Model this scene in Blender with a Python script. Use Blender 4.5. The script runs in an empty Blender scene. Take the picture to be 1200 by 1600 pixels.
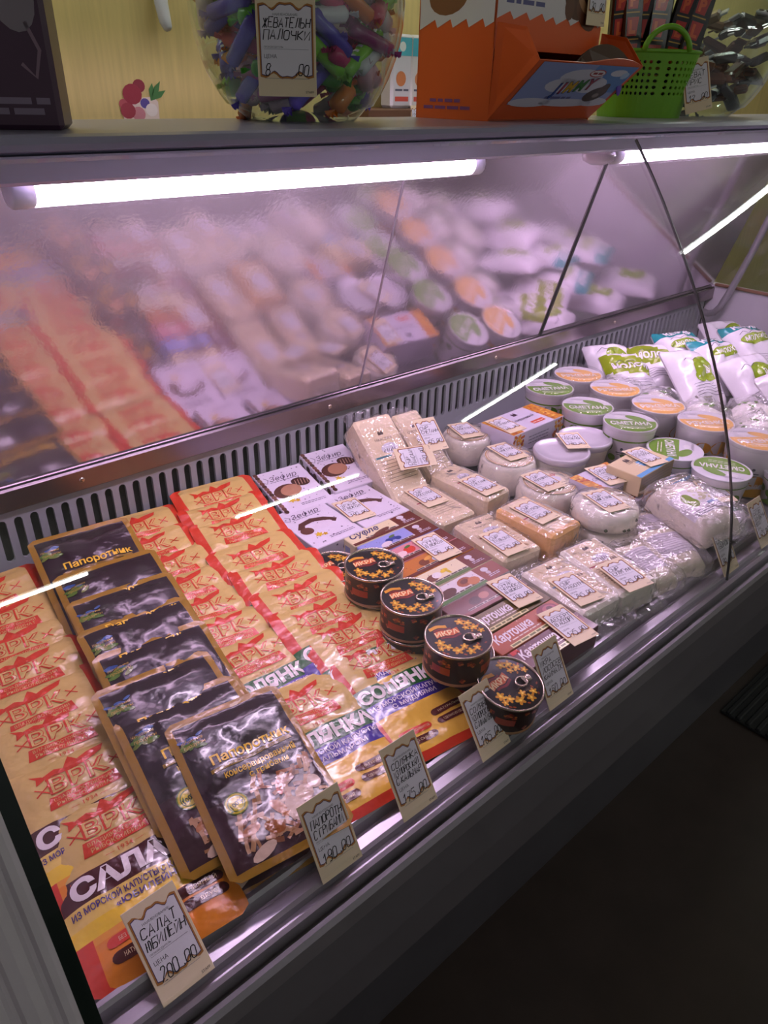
import bpy, bmesh, math, random
from bisect import bisect_right
from mathutils import Vector, Matrix, Euler, noise
from mathutils.geometry import tessellate_polygon

# ------------------------------------------------------------------ camera, world, exposure
scene = bpy.context.scene
COL = scene.collection
PI = math.pi
cam_data = bpy.data.cameras.new('camera')
cam = bpy.data.objects.new('camera', cam_data)
COL.objects.link(cam)
cam_data.sensor_fit = 'VERTICAL'
cam_data.sensor_height = 36.0
cam_data.sensor_width = 27.0
cam_data.lens = 36.0 * 1146.0 / 1600.0
cam_data.clip_start = 0.02
_ax = ((0.75059548, -0.317929, 0.57924742), (-0.66045597, -0.38766318, 0.64305146), (0.02010819, -0.86523893, -0.50095633))
cam.matrix_world = Matrix(((_ax[0][0], -_ax[0][1], -_ax[0][2], 0.0),
                           (_ax[1][0], -_ax[1][1], -_ax[1][2], 0.0),
                           (_ax[2][0], -_ax[2][1], -_ax[2][2], 1.55),
                           (0, 0, 0, 1)))
scene.camera = cam
world = bpy.data.worlds.new('world')
scene.world = world
world.use_nodes = True
world.node_tree.nodes['Background'].inputs['Color'].default_value = (0.82, 0.78, 0.80, 1)
world.node_tree.nodes['Background'].inputs['Strength'].default_value = 0.17
vs = scene.view_settings
vs.view_transform = 'Standard'
vs.look = 'None'
vs.exposure = 0.0
vs.gamma = 1.0
vs.use_curve_mapping = False
cy = scene.cycles
cy.max_bounces, cy.diffuse_bounces, cy.glossy_bounces, cy.transmission_bounces, cy.transparent_max_bounces = 5, 2, 3, 3, 14
cy.use_adaptive_sampling = True
cy.adaptive_threshold = 0.02

LED_STRENGTH = 50.0          # tubes under the counter shelf
LED_COLOR = (1.0, 0.73, 1.0)
ROOM_STRENGTH = 40.0         # ceiling tubes
ROOM_COLOR = (0.95, 1.0, 0.92)

# ------------------------------------------------------------------ colour + materials
def lin(c):
    if isinstance(c, str):
        c = tuple(int(c[i:i + 2], 16) / 255.0 for i in (0, 2, 4))
    return tuple((x / 12.92 if x <= 0.04045 else ((x + 0.055) / 1.055) ** 2.4) for x in c)

def nodes_of(name):
    m = bpy.data.materials.new(name)
    m.use_nodes = True
    nt = m.node_tree
    b = nt.nodes.get('Principled BSDF')
    return m, nt, b

def add_bump(nt, b, scale, strength, dist=0.001, detail=2.0, stretch=None):
    tc = nt.nodes.new('ShaderNodeTexCoord')
    mp = nt.nodes.new('ShaderNodeMapping')
    if stretch:
        mp.inputs['Scale'].default_value = stretch
    nz = nt.nodes.new('ShaderNodeTexNoise')
    nz.inputs['Scale'].default_value = scale
    nz.inputs['Detail'].default_value = detail
    bp = nt.nodes.new('ShaderNodeBump')
    bp.inputs['Strength'].default_value = strength
    bp.inputs['Distance'].default_value = dist
    nt.links.new(tc.outputs['Object'], mp.inputs['Vector'])
    nt.links.new(mp.outputs['Vector'], nz.inputs['Vector'])
    nt.links.new(nz.outputs['Fac'], bp.inputs['Height'])
    nt.links.new(bp.outputs['Normal'], b.inputs['Normal'])
    return nz

def mat_plain(name, col, rough=0.5, metal=0.0, bump=None, var=0.0, coat=0.0, sss=0.0, stretch=None, spec=0.5):
    m, nt, b = nodes_of(name)
    c = lin(col)
    b.inputs['Base Color'].default_value = (*c, 1)
    b.inputs['Roughness'].default_value = rough
    b.inputs['Metallic'].default_value = metal
    b.inputs['Coat Weight'].default_value = coat
    b.inputs['Coat Roughness'].default_value = 0.08
    b.inputs['Specular IOR Level'].default_value = spec
    if sss:
        b.inputs['Subsurface Weight'].default_value = sss
        b.inputs['Subsurface Radius'].default_value = (0.01, 0.006, 0.004)
        b.inputs['Subsurface Scale'].default_value = 0.5
    if bump:
        add_bump(nt, b, bump[0], bump[1], bump[2] if len(bump) > 2 else 0.001, stretch=stretch)
    if var:
        tc = nt.nodes.new('ShaderNodeTexCoord')
        mp = nt.nodes.new('ShaderNodeMapping')
        if stretch:
            mp.inputs['Scale'].default_value = stretch
        nz = nt.nodes.new('ShaderNodeTexNoise')
        nz.inputs['Scale'].default_value = 9.0
        nz.inputs['Detail'].default_value = 5.0
        rp = nt.nodes.new('ShaderNodeValToRGB')
        rp.color_ramp.elements[0].position = 0.3
        rp.color_ramp.elements[1].position = 0.7
        rp.color_ramp.elements[0].color = (*[x * (1 - var) for x in c], 1)
        rp.color_ramp.elements[1].color = (*[min(1, x * (1 + var)) for x in c], 1)
        nt.links.new(tc.outputs['Object'], mp.inputs['Vector'])
        nt.links.new(mp.outputs['Vector'], nz.inputs['Vector'])
        nt.links.new(nz.outputs['Fac'], rp.inputs['Fac'])
        nt.links.new(rp.outputs['Color'], b.inputs['Base Color'])
    return m

def mat_print(name, rough=0.45, coat=0.0, bump=None, metal=0.0, spec=0.5):
    """flat printed colours stored per face"""
    m, nt, b = nodes_of(name)
    at = nt.nodes.new('ShaderNodeAttribute')
    at.attribute_name = 'ink'
    nt.links.new(at.outputs['Color'], b.inputs['Base Color'])
    b.inputs['Roughness'].default_value = rough
    b.inputs['Coat Weight'].default_value = coat
    b.inputs['Coat Roughness'].default_value = 0.1
    b.inputs['Metallic'].default_value = metal
    b.inputs['Specular IOR Level'].default_value = spec
    if bump:
        add_bump(nt, b, *bump)
    return m

def mat_clear(name, tint=(1, 1, 1), base=0.06, edge=0.5, rough=0.05, bump=None, milk=(0.9, 0.88, 0.88), milkiness=0.5):
    """thin clear plastic or glass: mostly see-through, glossy at grazing angles"""
    m = bpy.data.materials.new(name)
    m.use_nodes = True
    nt = m.node_tree
    nt.nodes.clear()
    out = nt.nodes.new('ShaderNodeOutputMaterial')
    tr = nt.nodes.new('ShaderNodeBsdfTransparent')
    tr.inputs['Color'].default_value = (*tint, 1)
    pb = nt.nodes.new('ShaderNodeBsdfPrincipled')
    pb.inputs['Base Color'].default_value = (*milk, 1)
    pb.inputs['Roughness'].default_value = rough
    gl = nt.nodes.new('ShaderNodeBsdfGlossy')
    gl.inputs['Roughness'].default_value = rough
    gl.inputs['Color'].default_value = (1, 1, 1, 1)
    # Schlick reflectance from the facing angle, the same on both sides of the sheet
    geo = nt.nodes.new('ShaderNodeNewGeometry')
    fr = nt.nodes.new('ShaderNodeVectorMath')
    fr.operation = 'DOT_PRODUCT'
    nt.links.new(geo.outputs['Normal'], fr.inputs[0])
    nt.links.new(geo.outputs['Incoming'], fr.inputs[1])
    chain = fr.outputs['Value']
    for op, val in (('ABSOLUTE', None), ('SUBTRACT', 1.0), ('POWER', 5.0), ('MULTIPLY_ADD', 0.96)):
        k = nt.nodes.new('ShaderNodeMath')
        k.operation = op
        if op == 'SUBTRACT':
            k.inputs[0].default_value = 1.0
            nt.links.new(chain, k.inputs[1])
        else:
            nt.links.new(chain, k.inputs[0])
            if val is not None:
                k.inputs[1].default_value = val
            if op == 'MULTIPLY_ADD':
                k.inputs[2].default_value = 0.04
        k.use_clamp = True
        chain = k.outputs[0]
    m1 = nt.nodes.new('ShaderNodeMixShader')
    m2 = nt.nodes.new('ShaderNodeMixShader')
    m1.inputs['Fac'].default_value = milkiness
    nt.links.new(gl.outputs[0], m1.inputs[1])
    nt.links.new(pb.outputs[0], m1.inputs[2])
    ma = nt.nodes.new('ShaderNodeMath')
    ma.operation = 'MULTIPLY_ADD'
    ma.inputs[1].default_value = edge
    ma.inputs[2].default_value = base
    nt.links.new(chain, ma.inputs[0])
    nt.links.new(ma.outputs[0], m2.inputs['Fac'])
    nt.links.new(tr.outputs[0], m2.inputs[1])
    nt.links.new(m1.outputs[0], m2.inputs[2])
    nt.links.new(m2.outputs[0], out.inputs['Surface'])
    if bump:
        add_bump(nt, gl, *bump)
        for lk in list(nt.links):
            if lk.to_node == gl and lk.to_socket.name == 'Normal':
                nt.links.new(lk.from_socket, pb.inputs['Normal'])
                nt.links.new(lk.from_socket, fr.inputs[0])
    return m

def mat_emit(name, col, strength):
    m = bpy.data.materials.new(name)
    m.use_nodes = True
    nt = m.node_tree
    nt.nodes.clear()
    out = nt.nodes.new('ShaderNodeOutputMaterial')
    e = nt.nodes.new('ShaderNodeEmission')
    e.inputs['Color'].default_value = (*col, 1)
    e.inputs['Strength'].default_value = strength
    nt.links.new(e.outputs[0], out.inputs['Surface'])
    return m

M = {}
M['card'] = mat_print('printed_card', 0.55)
M['carton'] = mat_print('printed_carton', 0.35, 0.15)
M['pouch'] = mat_print('printed_pouch_film', 0.24, 0.5, (55.0, 0.42, 0.005))
M['bag'] = mat_print('printed_milk_film', 0.22, 0.3, (45.0, 0.35, 0.004))
M['can'] = mat_print('printed_tin', 0.3, 0.4)
M['cup'] = mat_print('printed_plastic_cup', 0.3, 0.2)
M['candy'] = mat_print('candy_wrapper', 0.25, 0.4)
M['ink'] = mat_plain('marker_ink', '17141c', 0.7)
M['steel'] = mat_plain('brushed_steel', '85797f', 0.22, 0.95, (60, 0.15, 0.0006), stretch=(0.2, 8, 8))
M['tin'] = mat_plain('bare_tin', 'c9b9a8', 0.25, 1.0)
M['rail'] = mat_plain('anodised_rail', 'a9a3ab', 0.33, 0.6, var=0.06)
M['shelf'] = mat_plain('shelf_enamel', '9b97b0', 0.30, 0.0, var=0.05, coat=0.2)
M['panel'] = mat_plain('front_panel_paint', '6b666c', 0.38, 0.0, (9, 0.1, 0.002), var=0.05)
M['plinth'] = mat_plain('plinth_paint', '58555c', 0.4, var=0.06)
M['vent'] = mat_plain('vent_grey', '8f9196', 0.5, var=0.05)
M['ventdark'] = mat_plain('vent_recess', '1c1a1d', 0.8)
M['deck'] = mat_plain('deck_enamel', '9a959c', 0.35, 0.3, var=0.06)
M['post'] = mat_plain('post_plastic', 'ddd5dc', 0.4, var=0.06)
M['seam'] = mat_plain('glass_joint_edge', '5a5a5c', 0.28, 0.9)
M['gasket'] = mat_plain('black_gasket', '121013', 0.5)
M['greenedge'] = mat_plain('dark_green_edge', '10201b', 0.3)
M['endwall'] = mat_plain('end_wall_enamel', 'c9c2cc', 0.35, var=0.05)
M['trimbrown'] = mat_plain('brown_trim', '7a4a3c', 0.5)
M['glass'] = mat_clear('front_glass', (0.985, 1.0, 0.99), 0.006, 1.0, 0.015, None, (0.8, 0.85, 0.82), 0.06)
M['bowl'] = mat_clear('bowl_glass', (0.95, 0.99, 0.97), 0.03, 1.3, 0.02, (14, 0.2, 0.004), (0.75, 0.85, 0.8), 0.15)
M['film'] = mat_clear('cling_film', (1, 1, 1), 0.085, 1.2, 0.08, (36, 1.0, 0.014), (0.92, 0.88, 0.86), 0.25)
M['lid'] = mat_clear('clear_lid', (0.98, 0.98, 0.98), 0.03, 0.9, 0.06, None, (0.9, 0.9, 0.92), 0.3)
M['wood'] = mat_plain('wall_wood', 'd3bc78', 0.5, 0.0, (6, 0.1, 0.002), var=0.08, stretch=(9, 9, 0.5))
M['floor'] = mat_plain('floor_tile_dark', '463a36', 0.30, 0.0, (4, 0.08, 0.002), var=0.12)
M['ceil'] = mat_plain('ceiling_white', 'b9b7ad', 0.8)
M['wallr'] = mat_plain('side_wall', 'b7b59c', 0.7, var=0.05)
M['mat'] = mat_plain('ribbed_mat', '26272b', 0.45)
M['shelfwood'] = mat_plain('dark_shelf_wood', '6e4a35', 0.5, var=0.15, stretch=(0.5, 8, 8))
M['green'] = mat_plain('lime_plastic', '6fae1e', 0.38)
M['white'] = mat_plain('white_plastic', 'd8d8dc', 0.35)
M['cheese'] = mat_plain('pale_cheese', 'f0dcba', 0.45, var=0.05)
M['cheesewhite'] = mat_plain('white_cheese', 'f3ebdc', 0.45, var=0.04)
M['cheeseorange'] = mat_plain('orange_cheese', 'f0b870', 0.42, var=0.05)
M['curd'] = mat_plain('cottage_curd', 'efe9e4', 0.5, 0, (90, 0.8, 0.004))
M['pepper'] = mat_plain('herb_fleck', '4a5236', 0.7)
M['led'] = mat_emit('led_tube', LED_COLOR, LED_STRENGTH)
M['roomtube'] = mat_emit('ceiling_tube', ROOM_COLOR, ROOM_STRENGTH)
M['blob'] = mat_clear('frosted_cap', (0.95, 0.9, 0.92), 0.4, 0.5, 0.25, None, (0.75, 0.68, 0.7), 0.8)

# rear sliding door: smudged mirror steel
def mirror_mat():
    m, nt, b = nodes_of('smudged_mirror')
    b.inputs['Base Color'].default_value = (0.63, 0.55, 0.62, 1)
    b.inputs['Metallic'].default_value = 0.82
    b.inputs['Roughness'].default_value = 0.14
    tc = nt.nodes.new('ShaderNodeTexCoord')
    nz = nt.nodes.new('ShaderNodeTexNoise')
    nz.inputs['Scale'].default_value = 3.0
    nz.inputs['Detail'].default_value = 6.0
    mr = nt.nodes.new('ShaderNodeMapRange')
    mr.inputs['From Min'].default_value = 0.3
    mr.inputs['From Max'].default_value = 0.7
    mr.inputs['To Min'].default_value = 0.07
    mr.inputs['To Max'].default_value = 0.13
    nt.links.new(tc.outputs['Object'], nz.inputs['Vector'])
    nt.links.new(nz.outputs['Fac'], mr.inputs['Value'])
    nt.links.new(mr.outputs[0], b.inputs['Roughness'])
    n2 = nt.nodes.new('ShaderNodeTexNoise')
    n2.inputs['Scale'].default_value = 160.0
    bp = nt.nodes.new('ShaderNodeBump')
    bp.inputs['Strength'].default_value = 0.12
    bp.inputs['Distance'].default_value = 0.0006
    nt.links.new(tc.outputs['Object'], n2.inputs['Vector'])
    nt.links.new(n2.outputs['Fac'], bp.inputs['Height'])
    nt.links.new(bp.outputs['Normal'], b.inputs['Normal'])
    return m
M['mirror'] = mirror_mat()

# ------------------------------------------------------------------ mesh helpers
class MB:
    def __init__(self):
        self.v, self.f, self.c, self.s = [], [], [], []
    def add(self, vs, fs, col='808080', smooth=False):
        o = len(self.v)
        self.v.extend(vs)
        many = isinstance(col, list)
        for i, f in enumerate(fs):
            self.f.append([o + k for k in f])
            self.c.append(col[i] if many else col)
            self.s.append(smooth)
        return self
    def rbox(self, cx, cy, cz, sx, sy, sz, r=0.002, col='808080'):
        r = min(r, sx * .45, sy * .45, sz * .45)
        hx, hy, hz = sx / 2, sy / 2, sz / 2
        idx, vs = {}, []
        for a in (-1, 1):
            for b in (-1, 1):
                for c in (-1, 1):
                    for k in range(3):
                        p = [a * hx, b * hy, c * hz]
                        for j in range(3):
                            if j != k:
                                p[j] -= (a, b, c)[j] * r
                        idx[a, b, c, k] = len(vs)
                        vs.append((cx + p[0], cy + p[1], cz + p[2]))
        fs = []
        def Q(*k):
            q = [idx[i] for i in k]
            n = (Vector(vs[q[1]]) - Vector(vs[q[0]])).cross(Vector(vs[q[2]]) - Vector(vs[q[1]]))
            m_ = sum((Vector(vs[i]) for i in q), Vector()) / len(q) - Vector((cx, cy, cz))
            fs.append(q if n.dot(m_) > 0 else q[::-1])
        for s in (-1, 1):
            Q((s, -1, -1, 0), (s, 1, -1, 0), (s, 1, 1, 0), (s, -1, 1, 0))
            Q((-1, s, -1, 1), (1, s, -1, 1), (1, s, 1, 1), (-1, s, 1, 1))
            Q((-1, -1, s, 2), (1, -1, s, 2), (1, 1, s, 2), (-1, 1, s, 2))
            for t in (-1, 1):
                Q((s, t, -1, 0), (s, t, 1, 0), (s, t, 1, 1), (s, t, -1, 1))
                Q((s, -1, t, 0), (s, 1, t, 0), (s, 1, t, 2), (s, -1, t, 2))
                Q((-1, s, t, 1), (1, s, t, 1), (1, s, t, 2), (-1, s, t, 2))
                for u in (-1, 1):
                    Q((s, t, u, 0), (s, t, u, 1), (s, t, u, 2))
        return self.add(vs, fs, col)
    def lathe(self, prof, n=32, col='808080', cx=0, cy=0, smooth=True, sx=1.0, sy=1.0):
        vs, fs, cs = [], [], []
        for r, z in prof:
            for i in range(n):
                a = 2 * PI * i / n
                vs.append((cx + r * sx * math.cos(a), cy + r * sy * math.sin(a), z))
        for k in range(len(prof) - 1):
            for i in range(n):
                j = (i + 1) % n
                fs.append((k * n + i, k * n + j, (k + 1) * n + j, (k + 1) * n + i))
                cs.append(col[k] if isinstance(col, list) else col)
        return self.add(vs, fs, cs, smooth)
    def disc(self, r, z, n=32, col='808080', cx=0, cy=0):
        vs = [(cx + r * math.cos(2 * PI * i / n), cy + r * math.sin(2 * PI * i / n), z) for i in range(n)]
        return self.add(vs, [tuple(range(n))], col)
    def tube(self, pts, r, n=10, col='808080', cap=True):
        pts = [Vector(p) for p in pts]
        vs, fs = [], []
        up = Vector((0, 0, 1))
        for i, p in enumerate(pts):
            t = (pts[min(i + 1, len(pts) - 1)] - pts[max(i - 1, 0)]).normalized()
            a = t.cross(up)
            if a.length < 1e-3:
                a = t.cross(Vector((1, 0, 0)))
            a.normalize()
            b = a.cross(t)
            rr = r[i] if isinstance(r, (list, tuple)) else r
            for k in range(n):
                an = 2 * PI * k / n
                q = p + a * (rr * math.cos(an)) + b * (rr * math.sin(an))
                vs.append(tuple(q))
        for i in range(len(pts) - 1):
            for k in range(n):
                l = (k + 1) % n
                fs.append((i * n + k, (i + 1) * n + k, (i + 1) * n + l, i * n + l))
        if cap:
            fs.append(tuple(range(n)))
            fs.append(tuple((len(pts) - 1) * n + k for k in range(n))[::-1])
        return self.add(vs, fs, col, True)
    def torus(self, R_, r, n=24, m=8, col='808080', cx=0, cy=0, cz=0, sx=1.0, sy=1.0):
        vs, fs = [], []
        for i in range(n):
            a = 2 * PI * i / n
            for k in range(m):
                b = 2 * PI * k / m
                d = R_ + r * math.cos(b)
                vs.append((cx + sx * d * math.cos(a), cy + sy * d * math.sin(a), cz + r * math.sin(b)))
        for i in range(n):
            for k in range(m):
                fs.append((i * m + k, ((i + 1) % n) * m + k, ((i + 1) % n) * m + (k + 1) % m, i * m + (k + 1) % m))
        return self.add(vs, fs, col, True)
    def extrude_x(self, prof, x0, x1, col='808080', closed=True, caps=True):
        """profile of (y, z) swept along x"""
        n = len(prof)
        vs = [(x0, y, z) for y, z in prof] + [(x1, y, z) for y, z in prof]
        fs = []
        for i in range(n if closed else n - 1):
            j = (i + 1) % n
            fs.append((i, j, n + j, n + i))
        if closed and caps:
            fs.append(tuple(range(n))[::-1])
            fs.append(tuple(range(n, 2 * n)))
        return self.add(vs, fs, col)
    def mesh(self, name):
        me = bpy.data.meshes.new(name)
        me.from_pydata(self.v, [], self.f)
        at = me.color_attributes.new('ink', 'FLOAT_COLOR', 'CORNER')
        buf, cache = [], {}
        for p, c in zip(self.f, self.c):
            if c not in cache:
                cache[c] = (*lin(c), 1.0)
            buf.extend(cache[c] * len(p))
        at.data.foreach_set('color', buf)
        me.polygons.foreach_set('use_smooth', self.s)
        me.update()
        return me

def recalc(me):
    bm = bmesh.new()
    bm.from_mesh(me)
    bmesh.ops.recalc_face_normals(bm, faces=bm.faces)
    bm.to_mesh(me)
    bm.free()

def part(name, geo, mat, parent=None, loc=(0, 0, 0), rot=(0, 0, 0), label=None, kind=None, fix=False):
    if isinstance(geo, MB):
        me = geo.mesh(name)
    elif isinstance(geo, bmesh.types.BMesh):
        me = bpy.data.meshes.new(name)
        geo.to_mesh(me)
        geo.free()
    else:
        me = geo
    if fix:
        recalc(me)
    if not me.materials:
        me.materials.append(M[mat] if isinstance(mat, str) else mat)
    o = bpy.data.objects.new(name, me)
    COL.objects.link(o)
    o.parent = parent
    o.location = loc
    o.rotation_euler = rot
    if label:
        o['label'] = label
    if kind:
        o['kind'] = kind
    return o

def thing(name, label, cat, loc=(0, 0, 0), rot=(0, 0, 0), group=None):
    o = bpy.data.objects.new(name, None)
    o.empty_display_size = 0.02
    COL.objects.link(o)
    o.location = loc
    o.rotation_euler = rot
    o['label'] = label
    o['category'] = cat
    if group:
        o['group'] = group
    return o

def tag_props(o, label, cat, group=None):
    o['label'] = label
    o['category'] = cat
    if group:
        o['group'] = group
    return o

def copy_tree(root, label, loc, rot, parent=None):
    r = root.copy()
    COL.objects.link(r)
    r.parent = parent
    if parent is None:
        r.location = loc
        r.rotation_euler = rot
        r['label'] = label
    for ch in list(root.children):
        copy_tree(ch, None, None, None, r)
    return r

# ------------------------------------------------------------------ flat print: polygons in (u, v) laid on a surface
_tcache = {}
def text_mesh(s, bold=0.0, shear=0.0):
    k = (s, bold, shear)
    if k in _tcache:
        return _tcache[k]
    cu = bpy.data.curves.new('t', 'FONT')
    cu.body = s
    cu.size = 1.0
    cu.resolution_u = 2
    cu.offset = bold
    cu.shear = shear
    o = bpy.data.objects.new('t', cu)
    COL.objects.link(o)
    dg = bpy.context.evaluated_depsgraph_get()
    ev = o.evaluated_get(dg)
    me = ev.to_mesh()
    vs = [(v.co.x, v.co.y) for v in me.vertices]
    fs = [tuple(p.vertices) for p in me.polygons]
    ev.to_mesh_clear()
    bpy.data.objects.remove(o)
    bpy.data.curves.remove(cu)
    x0 = min((v[0] for v in vs), default=0)
    x1 = max((v[0] for v in vs), default=1)
    _tcache[k] = (vs, fs, x0, x1)
    return _tcache[k]

GL = {'А': '002640 1232', 'Б': '4606003041423303', 'В': '00063635443303 3342413000', 'Г': '000646', 'Д': '0001 0141 4140 0126 2631',
      'Е': '46060040 0333', 'Ж': '0046 0640 2026', 'З': '051636453323 23334241301001', 'И': '06004640', 'Й': '06004640 1737',
      'К': '0006 4603 0340', 'Л': '0010264640', 'М': '0006234640', 'Н': '0006 4046 0343', 'О': '163645413010010516', 'П': '00064640',
      'Р': '00063645443303', 'С': '4536160501103041', 'Т': '0646 2620', 'У': '0623 46231000', 'Ф': '2026 251504132333443525',
      'Х': '0046 0640', 'Ц': '06004046', 'Ч': '0604133343 4640', 'Ш': '06004046 2026', 'Щ': '06004046 2026', 'Ы': '06002031322303 4640',
      'Ь': '06003041423303', 'Э': '0516364541301001 1343', 'Ю': '0006 0313 263645413021 2125 2526', 'Я': '40461605041343 2300',
      '0': '163645413010010516', '1': '0426 2620', '2': '05163645340040', '3': '051636453323 23334241301001', '4': '0602 0242 3530',
      '5': '4606043443413010', '6': '36150110304132 3202', '7': '064610', '8': '1304051636453433 1302011030414233 1333',
      '9': '4433130405163645413010', '.': '1011', '-': '1333', '%': '0046 0516 3140'}

def refine(vs, fs, cut):
    """split a flat polygon set until no edge is longer than cut, so that it can follow a bulging surface"""
    vs = list(vs)
    tris = []
    for f in fs:
        if len(f) == 3:
            tris.append(tuple(f))
        else:
            loop = [Vector((vs[i][0], vs[i][1], 0)) for i in f]
            tris += [tuple(f[k] for k in t) for t in tessellate_polygon([loop])]
    mid, out = {}, []
    while tris:
        t = tris.pop()
        best, bl = None, cut * cut
        for k in range(3):
            a, b = vs[t[k]], vs[t[(k + 1) % 3]]
            d = (a[0] - b[0]) ** 2 + (a[1] - b[1]) ** 2
            if d > bl:
                best, bl = k, d
        if best is None:
            out.append(t)
            continue
        a, b, c = t[best], t[(best + 1) % 3], t[(best + 2) % 3]
        key = (min(a, b), max(a, b))
        if key not in mid:
            mid[key] = len(vs)
            vs.append(((vs[a][0] + vs[b][0]) / 2, (vs[a][1] + vs[b][1]) / 2))
        tris += [(a, mid[key], c), (mid[key], b, c)]
    return vs, out

class Print:
    """collects coloured flat polygons; layer sets the tiny height above the carrier"""
    def __init__(self):
        self.items = []
    def poly(self, pts, col, layer=1):
        self.items.append((list(pts), [tuple(range(len(pts)))], col, layer))
        return self
    def rect(self, x0, y0, x1, y1, col, layer=1, nx=1, ny=1, fn=None):
        vs, fs = [], []
        for j in range(ny + 1):
            for i in range(nx + 1):
                p = (x0 + (x1 - x0) * i / nx, y0 + (y1 - y0) * j / ny)
                vs.append(fn(*p) if fn else p)
        for j in range(ny):
            for i in range(nx):
                a = j * (nx + 1) + i
                fs.append((a, a + 1, a + nx + 2, a + nx + 1))
        self.items.append((vs, fs, col, layer))
        return self
    def ell(self, cx, cy, rx, ry, col, layer=1, n=14, rot=0.0):
        ca, sa = math.cos(rot), math.sin(rot)
        pts = []
        for i in range(n):
            a = 2 * PI * i / n
            x, y = rx * math.cos(a), ry * math.sin(a)
            pts.append((cx + x * ca - y * sa, cy + x * sa + y * ca))
        return self.poly(pts, col, layer)
    def ring(self, cx, cy, r, w, col, layer=1, n=24):
        vs, fs = [], []
        for i in range(n):
            a = 2 * PI * i / n
            vs += [(cx + r * math.cos(a), cy + r * math.sin(a)), (cx + (r - w) * math.cos(a), cy + (r - w) * math.sin(a))]
        for i in range(n):
            j = (i + 1) % n
            fs.append((2 * i, 2 * j, 2 * j + 1, 2 * i + 1))
        self.items.append((vs, fs, col, layer))
        return self
    def star(self, cx, cy, r, col, layer=1, n=5, inner=0.42, rot=0.3):
        pts = []
        for i in range(2 * n):
            q = r if i % 2 == 0 else r * inner
            a = PI * i / n + rot
            pts.append((cx + q * math.cos(a), cy + q * math.sin(a)))
        return self.poly(pts, col, layer)
    def pill(self, x0, y0, x1, y1, col, layer=1, rot=0.0):
        r = (y1 - y0) / 2
        pts = []
        for i in range(7):
            a = -PI / 2 + PI * i / 6
            pts.append((x1 - r + r * math.cos(a), y0 + r + r * math.sin(a)))
        for i in range(7):
            a = PI / 2 + PI * i / 6
            pts.append((x0 + r + r * math.cos(a), y0 + r + r * math.sin(a)))
        if rot:
            cx, cy = (x0 + x1) / 2, (y0 + y1) / 2
            ca, sa = math.cos(rot), math.sin(rot)
            pts = [(cx + (x - cx) * ca - (y - cy) * sa, cy + (x - cx) * sa + (y - cy) * ca) for x, y in pts]
        return self.poly(pts, col, layer)
    def stroke(self, pts, w, col, layer=1, taper=False):
        vs, fs = [], []
        n = len(pts)
        for i in range(n):
            a = pts[max(0, i - 1)]
            b = pts[min(n - 1, i + 1)]
            dx, dy = b[0] - a[0], b[1] - a[1]
            l = math.hypot(dx, dy) or 1
            ww = w / 2 * (1 - 0.7 * i / max(1, n - 1) if taper else 1)
            vs += [(pts[i][0] - dy / l * ww, pts[i][1] + dx / l * ww), (pts[i][0] + dy / l * ww, pts[i][1] - dx / l * ww)]
        for i in range(n - 1):
            fs.append((2 * i, 2 * i + 1, 2 * i + 3, 2 * i + 2))
        self.items.append((vs, fs, col, layer))
        return self
    def text(self, s, x, y, h, col, layer=2, align='C', bold=0.0, shear=0.0, rot=0.0, maxw=None):
        vs, fs, x0, x1 = text_mesh(s, bold, shear)
        k = h / 0.72
        kx = k
        if maxw and (x1 - x0) * k > maxw:
            kx = maxw / (x1 - x0)
        off = {'C': (x0 + x1) / 2, 'L': x0, 'R': x1}[align]
        ca, sa = math.cos(rot), math.sin(rot)
        out = []
        for vx, vy in vs:
            px, py = (vx - off) * kx, vy * k - h / 2
            out.append((x + px * ca - py * sa, y + px * sa + py * ca))
        self.items.append((out, fs, col, layer))
        return self
    def hand(self, s, x, y, h, w, col='17141c', layer=2, rng=random, maxw=None, pen=0.0011, slant=0.18):
        """marker handwriting, left aligned at x"""
        adv = w * 1.35
        n = len(s)
        if maxw and n * adv > maxw:
            adv = maxw / n
            w = adv / 1.32
        cx = x
        for ch in s.upper():
            g = GL.get(ch)
            if g:
                jy = rng.uniform(-.06, .06) * h
                sc = rng.uniform(.92, 1.08)
                for st in g.split():
                    pts = []
                    for i in range(0, len(st), 2):
                        gx, gy = int(st[i]) / 4 * w, int(st[i + 1]) / 6 * h * sc
                        pts.append((cx + gx + gy * slant + rng.uniform(-.04, .04) * w, y + gy + jy))
                    self.stroke(pts, pen, col, layer)
            cx += adv * (0.55 if ch in '. ' else 1)
        return self
    def greek(self, x0, x1, y, n, pitch, h, col, layer=2, rng=random):
        """rows of print too small to read"""
        for i in range(n):
            yy = y - i * pitch
            xx = x0
            while xx < x1 - h:
                ww = min(rng.uniform(2.0, 6.0) * h, x1 - xx)
                self.rect(xx, yy, xx + ww, yy + h, col, layer)
                xx += ww + h * 0.8
        return self
    def mb(self, surf, base=0.0003, step=0.00012, cut=0.0):
        m = MB()
        for vs, fs, col, layer in self.items:
            hh = base + step * layer
            if cut:
                vs, fs = refine(vs, fs, cut)
            m.add([surf(u, v, hh) for u, v in vs], fs, col)
        # keep every face looking outwards
        return m

def flat(z, ox=0.0, oy=0.0):
    return lambda u, v, h: (u + ox, v + oy, z + h)

def front(y, ox=0.0, oz=0.0):
    """print on a face that looks towards -y"""
    return lambda u, v, h: (u + ox, y - h, v + oz)

def smooth_noise(x, y, z):
    return noise.noise(Vector((x, y, z)))

# ------------------------------------------------------------------ room
def struct(name, geo, mat, fix=True):
    o = part(name, geo, mat, fix=fix)
    o['kind'] = 'structure'
    return o

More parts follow.
